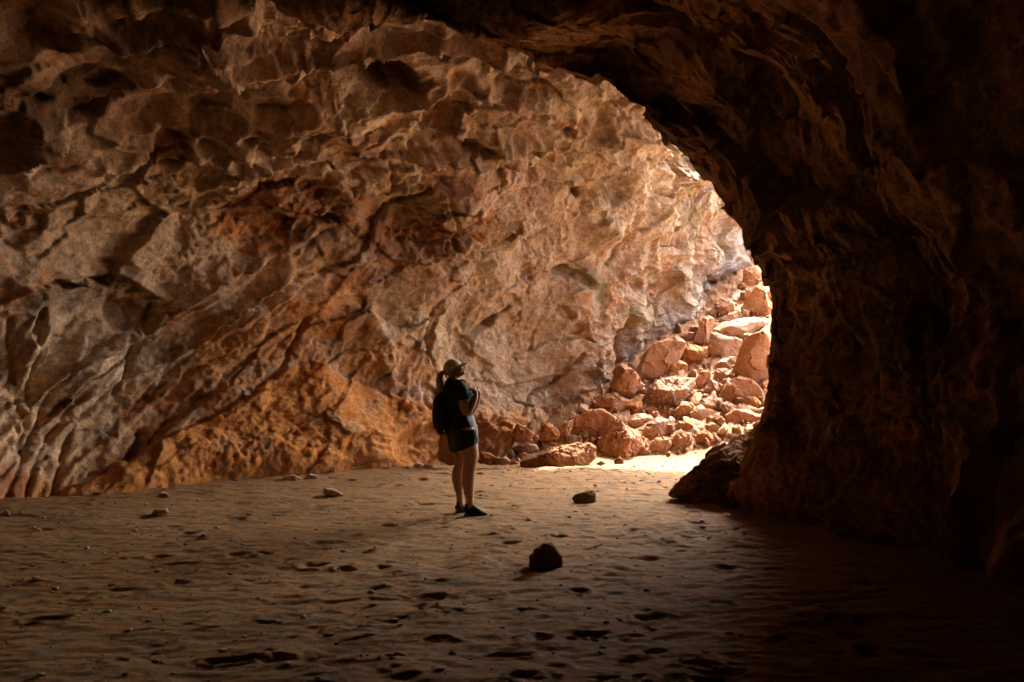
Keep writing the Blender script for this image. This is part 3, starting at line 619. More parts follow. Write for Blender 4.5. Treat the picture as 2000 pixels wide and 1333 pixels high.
B('dark hollow-fronted boulder below the pointed tan boulder', [(560, 882), (600, 850), (700, 833), (772, 870), (787, 910), (762, 952), (700, 967), (620, 932), (568, 912)], rough=.9)
B('brown stone between the hollow-fronted boulder and the pitted block', [(778, 872), (820, 843), (857, 870), (847, 892), (800, 902)])
B('smooth round orange stone under the brown stone left of the pitted block', [(788, 908), (850, 878), (862, 942), (800, 952)], rough=.3)
B('small angular tan rock right of the big pitted block', [(1068, 852), (1080, 813), (1130, 803), (1167, 830), (1152, 872), (1090, 878)], PL)
B('little dark rock next to the small angular tan one', [(1160, 817), (1200, 813), (1197, 852), (1164, 852)])
B('wide pitted block with a dark right side, middle of the rubble', [(1153, 892), (1200, 865), (1282, 868), (1307, 902), (1292, 952), (1220, 932), (1158, 922)], rough=1.0, top=.5)
B('jagged peaked boulder left of the smooth pale wedge', [(1033, 942), (1080, 880), (1140, 888), (1167, 925), (1132, 992), (1050, 992), (1028, 972)], rough=.8)
B('smooth pale wedge rock facing the light in the middle of the rubble', [(1123, 940), (1200, 918), (1272, 933), (1252, 982), (1190, 1012), (1150, 1017), (1123, 977)], PL, rough=.15, top=.75)
B('tan block below the large smooth dark-orange boulder', [(1308, 892), (1330, 878), (1392, 912), (1382, 962), (1330, 982), (1303, 942)])
B('rounded thin-topped boulder right of the tan block', [(1393, 892), (1440, 853), (1502, 855), (1542, 902), (1522, 932), (1440, 927), (1398, 912)], rough=.3)
B('wide brown block with whitish top near the pillar', [(1318, 965), (1370, 923), (1452, 930), (1532, 972), (1492, 1003), (1400, 1022), (1328, 1012)])
B('pale flat chip lying in front of the rounded thin-topped boulder', [(1433, 917), (1450, 899), (1512, 925), (1502, 952), (1458, 942)], PL, rough=.2, top=.6)
B('narrow lit rock squeezed against the dark pillar', [(1538, 885), (1580, 790), (1592, 900), (1555, 905)])
B('striped rock low beside the dark pillar', [(1478, 1012), (1562, 968), (1572, 1030), (1490, 1042)], rough=.9)
B('small lit rock tucked by the pillar above the striped rock', [(1498, 932), (1572, 898), (1580, 950), (1530, 967)], PL)
B('biggest front boulder with smooth dark overhanging face', [(382, 1122), (430, 1060), (480, 1003), (560, 930), (625, 918), (717, 985), (705, 1060), (600, 1112), (480, 1125)], rough=.28, top=.06, front=.35, depth=45)
B('rough sunlit right half split from the biggest front boulder', [(598, 1115), (650, 1020), (715, 980), (792, 1040), (850, 1085), (882, 1130), (842, 1195), (740, 1217), (622, 1227)], rough=1.25, top=.62, front=.75, depth=46)
B('thin leaf-shaped slab leaning behind the biggest front boulder', [(348, 1115), (400, 1040), (470, 978), (452, 1050), (392, 1115)], rough=.3)
B('long low flat slab with rough sunlit top lying on the floor', [(160, 1228), (200, 1178), (400, 1130), (560, 1103), (608, 1112), (610, 1205), (562, 1250), (185, 1287)], rough=.8, top=.5, front=.55, depth=58, Y=13.0)
B('pale upright chip left of the hollow-fronted boulder', [(473, 948), (505, 893), (552, 903), (547, 937), (500, 963)], PL)
B('orange rock under the pale upright chip', [(413, 1012), (450, 963), (502, 960), (472, 1012), (420, 1042)])
B('pointed tan boulder on the left wing of the rubble', [(98, 1085), (145, 1008), (187, 1015), (242, 1080), (200, 1112), (150, 1120)], rough=.5)
B('brown round-topped boulder on the left wing with a pale seam', [(263, 1092), (290, 1013), (322, 998), (372, 1040), (392, 1072), (340, 1112), (278, 1102)])
B('broad low pale boulder in front of the left wing', [(128, 1138), (190, 1112), (252, 1122), (272, 1155), (200, 1178), (138, 1172)], PL)
B('big shaded boulder in the lower middle of the rubble', [(848, 1075), (880, 1000), (940, 963), (1012, 980), (1017, 1022), (990, 1082), (920, 1107)], rough=.35)
B('tan rock with a pale front above the big shaded boulder', [(728, 992), (820, 948), (902, 953), (922, 982), (860, 1033), (798, 1037)], PL)
B('upright narrow rock right of the big shaded boulder', [(988, 1012), (1040, 1000), (1047, 1082), (990, 1084)])
B('ragged ledged rock above the speckled front cube', [(1038, 1022), (1060, 988), (1130, 1008), (1167, 1040), (1162, 1083), (1080, 1063)], rough=1.1)
B('speckled cube-shaped rock in the front row', [(1012, 1092), (1060, 1053), (1132, 1058), (1138, 1110), (1080, 1173), (1028, 1142)], rough=.9, top=.4)
B('dark-fronted block at the foot of the rubble', [(888, 1133), (930, 1083), (1010, 1083), (1017, 1140), (960, 1193), (893, 1193)], rough=.4)
B('pyramid-shaped rock with a pale grey face', [(1143, 1093), (1200, 1033), (1252, 1073), (1292, 1112), (1230, 1133), (1148, 1128)], rough=.5)
B('small angular rock behind the pyramid-shaped rock', [(1208, 1012), (1250, 998), (1303, 1040), (1282, 1062), (1220, 1052)])
B('striped triangular stone right of the pyramid-shaped rock', [(1273, 1062), (1320, 998), (1362, 1060), (1332, 1088)], M_GREY)
B('little tan stone above the pyramid-shaped rock', [(1208, 992), (1230, 963), (1272, 975), (1252, 1012)])
B('little rust stone above the striped triangular stone', [(1268, 982), (1300, 963), (1332, 1000), (1290, 1022)])
B('small round stone pressed against the dark-fronted block', [(828, 1153), (860, 1128), (902, 1190), (850, 1197)])
B('loose fist-sized rock on the floor in front of the rough split boulder', [(688, 1222), (720, 1193), (752, 1210), (748, 1237), (700, 1240)], Y=12.7)
B('flat grey stone at the right end of the long slab', [(588, 1237), (620, 1218), (648, 1235), (620, 1248)], M_GREY, Y=12.75)
B('small tan stone at the foot of the big pitted block', [(868, 927), (900, 908), (942, 925), (902, 953)])
B('small rust stone beside the jagged peaked boulder', [(998, 932), (1030, 913), (1037, 950), (990, 973)])
for lab, pts in (('leftmost small stone of the rubble foot behind the hiker', [(5, 1215), (35, 1195), (72, 1235), (20, 1243)]), ('small round stone between the left-wing boulders', [(222, 1080), (250, 1065), (275, 1090), (240, 1112)]),
                 ('small upright stone left of the broad low pale boulder', [(80, 1162), (110, 1148), (132, 1180), (90, 1192)]), ('small tan stone under the broad low pale boulder', [(148, 1187), (190, 1168), (217, 1195), (170, 1212)]),
                 ('small pointed stone at the left tip of the long slab', [(100, 1227), (130, 1208), (157, 1240), (110, 1247)]), ('small dark stone on the left end of the long slab', [(300, 1125), (340, 1105), (380, 1130), (330, 1148)])):
    B(lab, pts, sub=4)
B('smooth orange upright rock standing behind the hiker', [(855, 903), (858, 850), (872, 838), (888, 850), (900, 905), (880, 911)], full=True, Y=13.0, rough=.12, depth=16, top=.1, name='upright_rock')
B('shadowed stone at the wall foot beside the hiker', [(935, 905), (938, 882), (958, 885), (975, 898), (962, 910)], full=True, Y=12.9, sub=4, group='stones at the foot of the rubble')
B('small lit stone right of the shadowed stone near the hiker', [(962, 908), (968, 893), (990, 892), (998, 905), (980, 911)], full=True, Y=12.9, sub=4, group='stones at the foot of the rubble')
# stones lying on the open floor
def loose(label, pts, mat=M_LOOSE, Y=None, **k):
    q = np.array(pts, float); yb = q[:, 1].max(); Yf = CZ * F / (yb - 2 - HY)
    o = B(label, pts, mat, name='loose_stone', cat='stone', group='loose stones on the cave floor', full=True, Y=Yf, sub=k.pop('sub', 4), **k)
    return o
loose('dark angular block standing alone on the near floor', [(1033, 1102), (1032, 1086), (1062, 1062), (1078, 1061), (1098, 1088), (1100, 1108), (1060, 1116), (1036, 1112)], M_DARK, rough=.3, sub=5, top=.2, depth=34)
loose('brown boxy stone with a thin lit right edge, right of the hiker', [(1116, 974), (1122, 966), (1158, 957), (1163, 965), (1163, 980), (1125, 985)], M_DARK, rough=.3, sub=5, depth=22)
loose('knobbly greyish stone on the floor left of the hiker', [(629, 962), (634, 952), (650, 955), (668, 963), (671, 970), (640, 972)])
loose('rounded pale stone on the left floor, nearest of the left stones', [(294, 1004), (300, 996), (328, 993), (331, 1003), (300, 1009)])
loose('small tan wedge stone by the wall foot on the left', [(304, 970), (312, 961), (326, 963), (331, 970), (312, 973)])
loose('pale pointed chip between the knobbly stone and the wall', [(681, 936), (690, 933), (703, 941), (690, 942)])
loose('flat tan stone lying farther back, left of centre', [(592, 934), (602, 925), (618, 928), (620, 935), (600, 938)])
loose('low rough stone touching the flat tan stone on its left', [(550, 937), (556, 929), (575, 927), (592, 936), (560, 941)])
loose('pale chip at the left edge of the frame', [(2, 1003), (10, 996), (22, 1002), (18, 1008), (4, 1008)])
loose('pale triangular stone just left of the hiker near the wall', [(806, 912), (812, 902), (828, 908), (824, 916), (808, 916)])
loose('rounded stone next to the pale triangular stone', [(822, 914), (832, 905), (845, 909), (846, 916), (828, 918)])
loose('tiny white stone left of the pale triangular stone', [(788, 915), (795, 909), (802, 914), (796, 919)])
loose('dark clod on the floor right behind the hiker', [(953, 950), (960, 946), (968, 950), (962, 953)], M_DARK)
loose('pale rough stone beside the hiker at knee height', [(930, 926), (940, 921), (948, 929), (936, 932)])
loose('white sharp chip right of the pale rough stone', [(974, 929), (984, 922), (988, 927), (980, 930)], M_PALE)
loose('dark litter-like clod in the sunlit floor below the rubble', [(1266, 920), (1274, 915), (1284, 921), (1272, 924)], M_DARK)
loose('tiny stone on the floor below the knobbly stone', [(548, 1006), (554, 1003), (560, 1007), (552, 1009)])
loose('tiny pale stone on the floor between the wall and the near-left pits', [(480, 1005), (486, 1001), (494, 1005), (486, 1008)])
for lab, pts in (('small tan stone by the wall foot, left of the two stones near the hiker', [(742, 919), (749, 911), (760, 914), (758, 921)]),
                 ('tiny brown stone at the orange wall foot, mid left', [(452, 941), (458, 935), (467, 938), (463, 943)]),
                 ('flat chip half buried under the orange wall, far left', [(178, 966), (188, 960), (200, 964), (190, 969)]),
                 ('small orange lump fallen below the peak of the orange bank', [(640, 926), (647, 919), (658, 921), (655, 928)]),
                 ('pair-sized tan stone right behind the calves of the hiker', [(874, 908), (880, 898), (892, 900), (895, 909)])):
    loose(lab, pts, M_ROCK)
# the dark ledged outcrop at the pillar foot, in three wedge-like beds
for lab, pts, Yd, dp, rg_ in (('broad dark rock toe sloping from the pillar foot onto the floor', [(1300, 968), (1318, 938), (1345, 916), (1392, 882), (1436, 856), (1520, 850), (1580, 900), (1600, 1010), (1500, 1030), (1350, 1000)], 9.5, 120, .9),
                      ('highest dark bed of the outcrop with a lit mossy top edge', [(1385, 900), (1425, 862), (1445, 847), (1520, 842), (1540, 860), (1480, 880), (1410, 905)], 10.3, 60, .8),
                      ('middle dark bed slanting across the outcrop', [(1345, 940), (1400, 905), (1470, 878), (1530, 880), (1500, 910), (1420, 940), (1370, 955)], 9.5, 46, 1.0),
                      ('lowest dark bed at the near side of the outcrop', [(1395, 985), (1440, 945), (1500, 910), (1560, 915), (1560, 970), (1500, 1000), (1440, 1000)], 9.1, 40, 1.0)):
    B(lab, pts, M_DARK, name='rock_outcrop', cat='rock outcrop', group='dark outcrop at the pillar foot', full=True, Y=Yd, depth=dp, rough=rg_ * .6, top=.3, strata=.06, sub=6)
# ------------------------------------------------------------------ small rubble filling the gaps (individual stones)
protos = []
for k in range(14):
    rs = np.random.RandomState(900 + k); pts = rs.randn(16, 3); pts /= np.linalg.norm(pts, axis=1, keepdims=True)
    pts *= np.array([1, .8 + .3 * rs.rand(), .62 + .25 * rs.rand()]) * (0.85 + .3 * rs.rand(16, 1))
    protos.append([rock_mesh('rubble_stone', pts, mt, 300 + k, .8, 4) for mt in (M_ROCK, M_PALE)])
rs = np.random.RandomState(11)
big = [(r[1], r[2], r[3], r[4], r[5], r[6]) for r in ROCKS if 'rubble' in r[0]['group'] or 'foot' in r[0]['group']]
used = {}
cands = []
def wall_limit(px):     # rubble meets the wall here
    return np.interp(px, [900, 980, 1140, 1190, 1260, 1390, 1450, 1500, 1600], [850, 836, 800, 745, 690, 600, 545, 490, 400])
n_fill = 0; tries = 0; placed = []
while n_fill < 225 and tries < 9000:
    tries += 1
    px = rs.uniform(930, 1512) if rs.rand() > .28 else rs.uniform(935, 1120); lim = wall_limit(px)
    bot = np.interp(px, [930, 1000, 1165, 1250, 1380, 1512], [905, 905, 893, 893, 885, 860])
    py = lim + 8 + (bot - lim - 8) * rs.rand() ** 0.8
    Y = slope_hit(px, py); X = (px - HX) / F * Y
    if Y > np.interp(px, [900, 1000, 1100, 1190, 1300, 1400], [13.4, 14.5, 15.2, 16.1, 17.8, 40]): continue
    edge = (bot - py) < 16
    r = (0.05 + 0.16 * rs.rand() ** 1.8) * (0.55 if edge else 1.0)
    if any((px - a) ** 2 + (py - b) ** 2 < (0.9 * (r * F / Y + c)) ** 2 for a, b, c in placed): continue
    # hidden wholly behind or inside a big one -> skip
    if any(abs(px - b[0]) < b[2] * .36 and abs(py - b[1]) < b[3] * .36 and b[4] < Y + .8 for b in big): continue
    placed.append((px, py, r * F / Y))
    me = protos[rs.randint(14)][0 if rs.rand() < .7 else 1]
    o = bpy.data.objects.new('rubble_stone', me); C.objects.link(o)
    o.location = (X, Y, float(slope_z(X, Y)) + r * 0.25); o.scale = (r * (1 + .4 * rs.rand()), r, r * (.8 + .4 * rs.rand()))
    o.rotation_euler = tuple(rs.rand(3) * 6.28)
    nb = min(big, key=lambda b: math.hypot((px - b[0]) / 1.0, py - b[1]))
    ddx, ddy = px - nb[0], py - nb[1]
    side = ('left of' if ddx < 0 else 'right of') if abs(ddx) > abs(ddy) else ('above' if ddy < 0 else 'below')
    sz = 'tiny' if r < .07 else 'small' if r < .11 else 'middling'
    tone = 'pale' if me.materials[0] == M_PALE else 'orange'
    short = nb[5]
    ws = short.split()
    lab = f'{sz} {tone} stone just {side} the ' + ' '.join(ws[:11])
    lab = ' '.join(lab.split()[:16])
    tag(o, lab, 'stone', 'small stones filling the rubble slope')
    n_fill += 1
# pebbles scattered over the open floor, too small and many to count
pb_V, pb_F = [], []
D0, F0 = ico(1)
rs = np.random.RandomState(21); off = 0
for k in range(1500):
    y = 3.2 + 11 * rs.rand(); x = (-.7 + 1.0 * rs.rand()) * y
    if k > 1000: y = 12.2 + 2.6 * rs.rand(); x = -1.6 + 5 * rs.rand()
    r = 0.006 + 0.02 * rs.rand() ** 3
    v = D0 * (r * (0.7 + .6 * rs.rand(len(D0), 1))) * np.array([1.2, 1, .7]) + np.array([x, y, 0])
    pb_V.append(v); pb_F.append(F0 + off); off += len(D0)
pb_V = np.concatenate(pb_V); ctr = pb_V.reshape(-1, len(D0), 3).mean(1)
cz = floor_z(ctr[:, 0], ctr[:, 1]); pb_V[:, 2] += np.repeat(cz + .003, len(D0))
me = mesh_from('floor_pebbles', pb_V, np.concatenate(pb_F), M_GREY)
o = bpy.data.objects.new('floor_pebbles', me); C.objects.link(o)
tag(o, 'grit and tiny pebbles strewn over the dusty cave floor', 'pebbles', kind='stuff')
# ================================================================== the hiker and her backpack
K = 0.00148                                   # metres per close-up pixel
PXO, PYO = (912.9 - HX) / F * 8.77, 8.77
GZ0 = float(floor_z(np.array([PXO]), np.array([PYO]))[0])
def q3(cx, cy, y=0.0): return np.array([(cx - 430) * K, y, (1238 - cy) * K])
def tube(b, st, seg=20, cap=True):
    """st: (cx, cy, y, r_in_plane, r_across) in close-up pixels / metres; elliptical rings square to the path"""
    P_ = [q3(s[0], s[1], s[2]) for s in st]; rings = []
    for i, s in enumerate(st):
        t = P_[min(i + 1, len(st) - 1)] - P_[max(i - 1, 0)]; t /= np.linalg.norm(t)
        a = np.array([0, 1, 0.]); a = a - t * a.dot(t)
        if np.linalg.norm(a) < .25: a = np.array([1., 0, 0]) - t * t[0]
        a /= np.linalg.norm(a); c = np.cross(a, t)
        ra, rb = s[3] * K, s[4] * K
        rings.append([b.verts.new(P_[i] + c * ra * math.cos(u) + a * rb * math.sin(u)) for u in np.linspace(0, 2 * math.pi, seg, endpoint=False)])
    for r0, r1 in zip(rings[:-1], rings[1:]):
        for k in range(seg): b.faces.new((r0[k], r0[(k + 1) % seg], r1[(k + 1) % seg], r1[k]))
    if cap:
        b.faces.new(rings[0][::-1]); b.faces.new(rings[-1])
def blob(b, cx, cy, y, rx, ry, rz, rot=0.0):
    r = bmesh.ops.create_uvsphere(b, u_segments=20, v_segments=14, radius=1)
    M = Matrix.Translation(Vector(q3(cx, cy, y))) @ Matrix.Rotation(rot, 4, 'Y') @ Matrix.Diagonal((rx * K, ry * K, rz * K, 1))
    bmesh.ops.transform(b, matrix=M, verts=r['verts'])
def fuse(b, name, mat, vox=0.006, smooth=4, parent=None, wrinkle=0.0, seed=0, loc=None):
    """one continuous surface out of overlapping forms"""
    bmesh.ops.recalc_face_normals(b, faces=b.faces)
    me = bpy.data.meshes.new(name); b.to_mesh(me); b.free()
    t = bpy.data.objects.new('tmp_fuse', me); C.objects.link(t)
    m = t.modifiers.new('r', 'REMESH'); m.mode = 'VOXEL'; m.voxel_size = vox
    s = t.modifiers.new('s', 'SMOOTH'); s.iterations = smooth; s.factor = .5
    dg = bpy.context.evaluated_depsgraph_get(); dg.update()
    out = bpy.data.meshes.new_from_object(t.evaluated_get(dg)); out.name = name
    bpy.data.objects.remove(t); 
    n = len(out.vertices); co = np.zeros(n * 3, f32); out.vertices.foreach_get('co', co); co = co.reshape(-1, 3).astype(float)
    if wrinkle:
        no = np.zeros(n * 3, f32); out.vertices.foreach_get('normal', no); no = no.reshape(-1, 3)
        co += no * (wrinkle * (ridged(co * np.array([9, 9, 5.]), 3, seed) - .25))[:, None]
        out.vertices.foreach_set('co', co.reshape(-1).astype(f32))
    out.polygons.foreach_set('use_smooth', np.ones(len(out.polygons), bool)); out.materials.clear(); out.materials.append(mat); out.update()
    o = bpy.data.objects.new(name, out); C.objects.link(o)
    if parent: o.parent = parent
    return o
M_SKIN = plain_mat('skin', (0.40, 0.215, 0.13), .5, .08, 30, .4, .1)
M_SHIRT = plain_mat('black_tee', (0.018, 0.02, 0.018), .85, .3, 60, .2, .5)
M_SHORT = plain_mat('black_shorts', (0.014, 0.016, 0.014), .6, .3, 50, .3, .5)
M_CAP = plain_mat('khaki_cap', (0.75, 0.64, 0.48), .85, .15, 80, .2, .4)
M_HAIR = plain_mat('blond_hair', (0.42, 0.27, 0.13), .4, .4, 120, .4, .8)
M_PACK = plain_mat('black_pack_fabric', (0.02, 0.022, 0.02), .7, .3, 60, .25, .5)
M_SHOE = plain_mat('black_shoe', (0.022, 0.022, 0.022), .6, .3, 60, .3, .5)
M_SOLE = plain_mat('shoe_sole', (0.05, 0.045, 0.04), .8, .3, 60)
M_SOCK = plain_mat('grey_sock', (0.2, 0.19, 0.18), .9, .2, 90)
M_TAG = plain_mat('white_tag', (0.7, 0.68, 0.64), .7, .1, 90)
M_EYE = plain_mat('eye', (0.6, 0.58, 0.55), .2, .05, 90, .5)
M_LIP = plain_mat('lips', (0.42, 0.17, 0.13), .45, .05, 90, .5)
# --- skin: head, neck, arms with hands, legs, one surface
b = bmesh.new()
tl = math.radians(-24)                                   # head tipped back, looking up
blob(b, 322, 142, 0, 62, 50, 58, tl)                      # cranium
blob(b, 352, 168, 0, 46, 42, 52, tl)                      # face mass
tube(b, [(345, 185, 0, 40, 34), (372, 186, 0, 33, 28), (398, 182, 0, 20, 19), (409, 179, 0, 11, 12)])      # jaw and chin
tube(b, [(318, 165, 0, 40, 40), (326, 215, 0, 37, 34), (318, 255, 0, 42, 44)])                              # neck
blob(b, 386, 134, 0, 15, 26, 13, tl)                      # brow
tube(b, [(391, 130, 0, 6, 6), (402, 135, 0, 7, 8), (409, 141, 0, 6, 8)], 10)                                 # nose
blob(b, 402, 158, 0, 7, 12, 6, tl); blob(b, 405, 166, 0, 6, 11, 5, tl)                                       # lips
for s in (-1, 1):
    blob(b, 384, 150, s * 27 * K, 15, 12, 17, tl)         # cheek
    blob(b, 330, 172, s * 46 * K, 10, 5, 18, tl)          # ear
tube(b, [(318, 250, 0, 60, 80), (350, 330, 0, 80, 92), (365, 430, 0, 72, 80), (372, 505, 0, 78, 86), (380, 600, 0, 92, 100), (385, 650, 0, 80, 90)])   # trunk
for s, sh in ((-1, 0), (1, 14)):
    Y0 = s * 0.155
    # upper arm hangs, forearm folds up, hand closes round the strap at the chest
    tube(b, [(372 + sh, 275, s * .13, 40, 38), (392 + sh, 330, Y0, 40, 36), (405 + sh, 400, Y0 * 1.08, 36, 33), (414 + sh, 455, Y0 * 1.08, 32, 30), (424 + sh, 488, Y0 * 1.05, 27, 27)])
    tube(b, [(420 + sh, 492, Y0 * 1.05, 24, 26), (440 + sh, 470, Y0, 32, 29), (470 + sh, 415, Y0 * .92, 30, 27), (492 + sh, 365, Y0 * .82, 22, 21), (497 + sh, 345, Y0 * .76, 18, 17)])
    tube(b, [(499 + sh, 350, Y0 * .77, 17, 15), (492 + sh, 328, Y0 * .72, 20, 22), (478 + sh, 312, Y0 * .66, 18, 27)], 14)     # wrist to palm
    for f, (dy, ln) in enumerate(((-.026, .88), (-.009, 1.0), (.008, .95), (.024, .8))):
        yy = Y0 * .64 + s * dy
        tube(b, [(480 + sh, 314, yy, 7, 7), (480 + sh - 16 * ln, 300 + f, yy, 6.6, 6.2), (480 + sh - 30 * ln, 303 + f, yy, 6, 5.8), (480 + sh - 36 * ln, 315 + f, yy, 5.2, 5)], 8)
    tube(b, [(490 + sh, 330, Y0 * .62, 8, 8), (476 + sh, 334, Y0 * .60 - s * .018, 7, 7), (462 + sh, 330, Y0 * .60 - s * .024, 6, 6)], 8)
# right leg (near the camera), left leg beyond it
NR, FR = -0.085, 0.085
tube(b, [(396, 600, NR * .9, 88, 72), (414, 680, NR, 86, 72), (440, 745, NR, 76, 64), (455, 800, NR, 62, 56), (452, 860, NR, 51, 49), (446, 905, NR, 47, 45), (441, 950, NR, 49, 44), (438, 1000, NR, 48, 42), (443, 1050, NR, 39, 35), (449, 1100, NR, 30, 28), (452, 1140, NR, 27, 26), (452, 1185, NR, 30, 28)])
tube(b, [(376, 600, FR * .9, 84, 72), (368, 680, FR, 76, 68), (364, 760, FR, 60, 60), (367, 830, FR, 48, 50), (368, 890, FR, 41, 44), (357, 940, FR, 46, 44), (355, 985, FR, 45, 41), (361, 1040, FR, 37, 35), (368, 1090, FR, 29, 28), (371, 1140, FR, 26, 26), (372, 1185, FR, 29, 28)])
person = fuse(b, 'person', M_SKIN, 0.0045, 4)
person.location = (PXO, PYO, GZ0)
tag(person, 'hiker in khaki cap, black tee and black shorts standing and looking up, hands at chest', 'person')
for s in (-1, 1):
    b = bmesh.new(); blob(b, 391, 143, s * 17 * K, 6.5, 7, 6.5, tl); fuse(b, 'eye', M_EYE, .0015, 0, person)
b = bmesh.new(); blob(b, 406, 158, 0, 5, 11, 3.4, tl); blob(b, 407, 165, 0, 5, 10, 3.4, tl); fuse(b, 'lips', M_LIP, .0015, 0, person)
# --- hair: under the cap at the nape and the ponytail
b = bmesh.new()
blob(b, 300, 166, 0, 46, 49, 46, tl)
hair = fuse(b, 'hair', M_HAIR, .005, 2, person, .003, 5)
b = bmesh.new()
tube(b, [(262, 180, 0, 11, 13), (243, 186, 0, 20, 22), (228, 205, 0, 25, 27), (224, 240, 0, 27, 28), (232, 285, 0, 30, 27), (245, 325, 0, 28, 24), (256, 355, 0, 16, 16)])
for k in range(14):
    a = k * .45; y = 0.022 * math.sin(a * 2.3)
    tube(b, [(256, 186, y * .4, 4, 4), (236 + 10 * math.sin(a), 210, y, 5, 5), (226 + 20 * math.sin(a), 250, y * 1.3, 5, 5), (238 + 26 * math.sin(a), 310, y * 1.3, 5, 5), (254 + 22 * math.sin(a), 352 + 8 * math.cos(a), y, 3, 3)], 6)
tube(b, [(262, 192, 0.0, 6, 8), (282, 232, 0.005, 7, 9), (286, 270, 0.01, 8, 10), (276, 320, .01, 6, 8)], 8)
pony = fuse(b, 'ponytail', M_HAIR, .0035, 1, person, .002, 6)
b = bmesh.new(); tube(b, [(266, 176, 0, 13, 15), (256, 182, 0, 13, 15)]); fuse(b, 'hair_tie', M_SHIRT, .003, 1, person)
# --- cap: crown shell with a curved brim
b = bmesh.new()
r = bmesh.ops.create_uvsphere(b, u_segments=32, v_segments=20, radius=1)
bmesh.ops.bisect_plane(b, geom=b.verts[:] + b.edges[:] + b.faces[:], plane_co=(0, 0, -.12), plane_no=(0, 0, 1), clear_inner=True)
M4 = Matrix.Translation(Vector(q3(320, 150, 0))) @ Matrix.Rotation(math.radians(-30), 4, 'Y') @ Matrix.Diagonal((69 * K, 56 * K, 66 * K, 1))
bmesh.ops.transform(b, matrix=M4, verts=b.verts)
me = bpy.data.meshes.new('cap'); b.to_mesh(me); b.free(); me.materials.append(M_CAP)
for p in me.polygons: p.use_smooth = True
capo = bpy.data.objects.new('cap', me); C.objects.link(capo); capo.parent = person
sm = capo.modifiers.new('s', 'SOLIDIFY'); sm.thickness = 0.004; sm.offset = 0
# brim: a curved plate
b = bmesh.new(); nu, nw_ = 13, 9; vv = []
for i in range(nu):
    u = -1 + 2 * i / (nu - 1); row = []
    for j in range(nw_):
        w = j / (nw_ - 1); Lb = 66 * K * math.sqrt(max(0, 1 - (abs(u) ** 2.6) * .96))
        x = 52 * K * math.sqrt(max(0, 1 - (u * .92) ** 2)) + Lb * w; y = u * 50 * K * (1 - .10 * w); z = -0.030 * (u * u) - 0.006 * w * w * 1.5
        row.append(b.verts.new((x, y, z)))
    vv.append(row)
for i in range(nu - 1):
    for j in range(nw_ - 1): b.faces.new((vv[i][j], vv[i + 1][j], vv[i + 1][j + 1], vv[i][j + 1]))
M5 = Matrix.Translation(Vector(q3(322, 132, 0))) @ Matrix.Rotation(math.radians(-14), 4, 'Y')
bmesh.ops.transform(b, matrix=M5, verts=b.verts); bmesh.ops.recalc_face_normals(b, faces=b.faces)
me = bpy.data.meshes.new('brim'); b.to_mesh(me); b.free(); me.materials.append(M_CAP)
for p in me.polygons: p.use_smooth = True
br = bpy.data.objects.new('brim', me); C.objects.link(br); br.parent = capo
sm = br.modifiers.new('s', 'SOLIDIFY'); sm.thickness = 0.004; sm.offset = 0
# --- shirt
b = bmesh.new()
tube(b, [(330, 226, 0, 44, 42), (326, 245, 0, 62, 88), (335, 285, 0, 88, 118), (352, 340, 0, 104, 112), (364, 400, 0, 103, 104), (372, 450, 0, 98, 100), (377, 500, 0, 98, 100), (380, 516, 0, 97, 99)], 28)
for s, sh in ((-1, 0), (1, 14)):
    Y0 = s * 0.155
    tube(b, [(352 + sh, 262, s * .10, 48, 44), (385 + sh, 310, Y0, 54, 46), (402 + sh, 350, Y0 * 1.06, 54, 47), (414 + sh, 384, Y0 * 1.1, 54, 48)], 20)
shirt = fuse(b, 'shirt', M_SHIRT, .006, 5, person, .006, 3)
# --- shorts with flared leg openings, slanting up to the front
b = bmesh.new()
tube(b, [(378, 498, 0, 98, 102), (378, 540, 0, 110, 114), (384, 600, 0, 124, 122), (388, 640, 0, 126, 122)], 28)
def leg_short(cxs, y):
    P0 = cxs; seg = 26; rings = []
    for (cx, cy, rx, ry, tilt) in P0:
        row = []
        for u in np.linspace(0, 2 * math.pi, seg, endpoint=False):
            dx = rx * math.cos(u); row.append(b.verts.new(q3(cx + dx, cy - tilt * dx, y + ry * K * math.sin(u))))
        rings.append(row)
    for r0, r1 in zip(rings[:-1], rings[1:]):
        for k in range(seg): b.faces.new((r0[k], r0[(k + 1) % seg], r1[(k + 1) % seg], r1[k]))
    b.faces.new(rings[0][::-1]); b.faces.new(rings[-1])
leg_short([(402, 600, 110, 84, 0), (412, 660, 106, 86, .15), (420, 700, 99, 82, .3), (424, 742, 98, 82, .42)], NR)
leg_short([(375, 600, 116, 82, 0), (366, 680, 94, 80, 0), (362, 730, 80, 76, .05), (356, 778, 66, 74, .05)], FR)
shorts = fuse(b, 'shorts', M_SHORT, .006, 4, person, .006, 8)
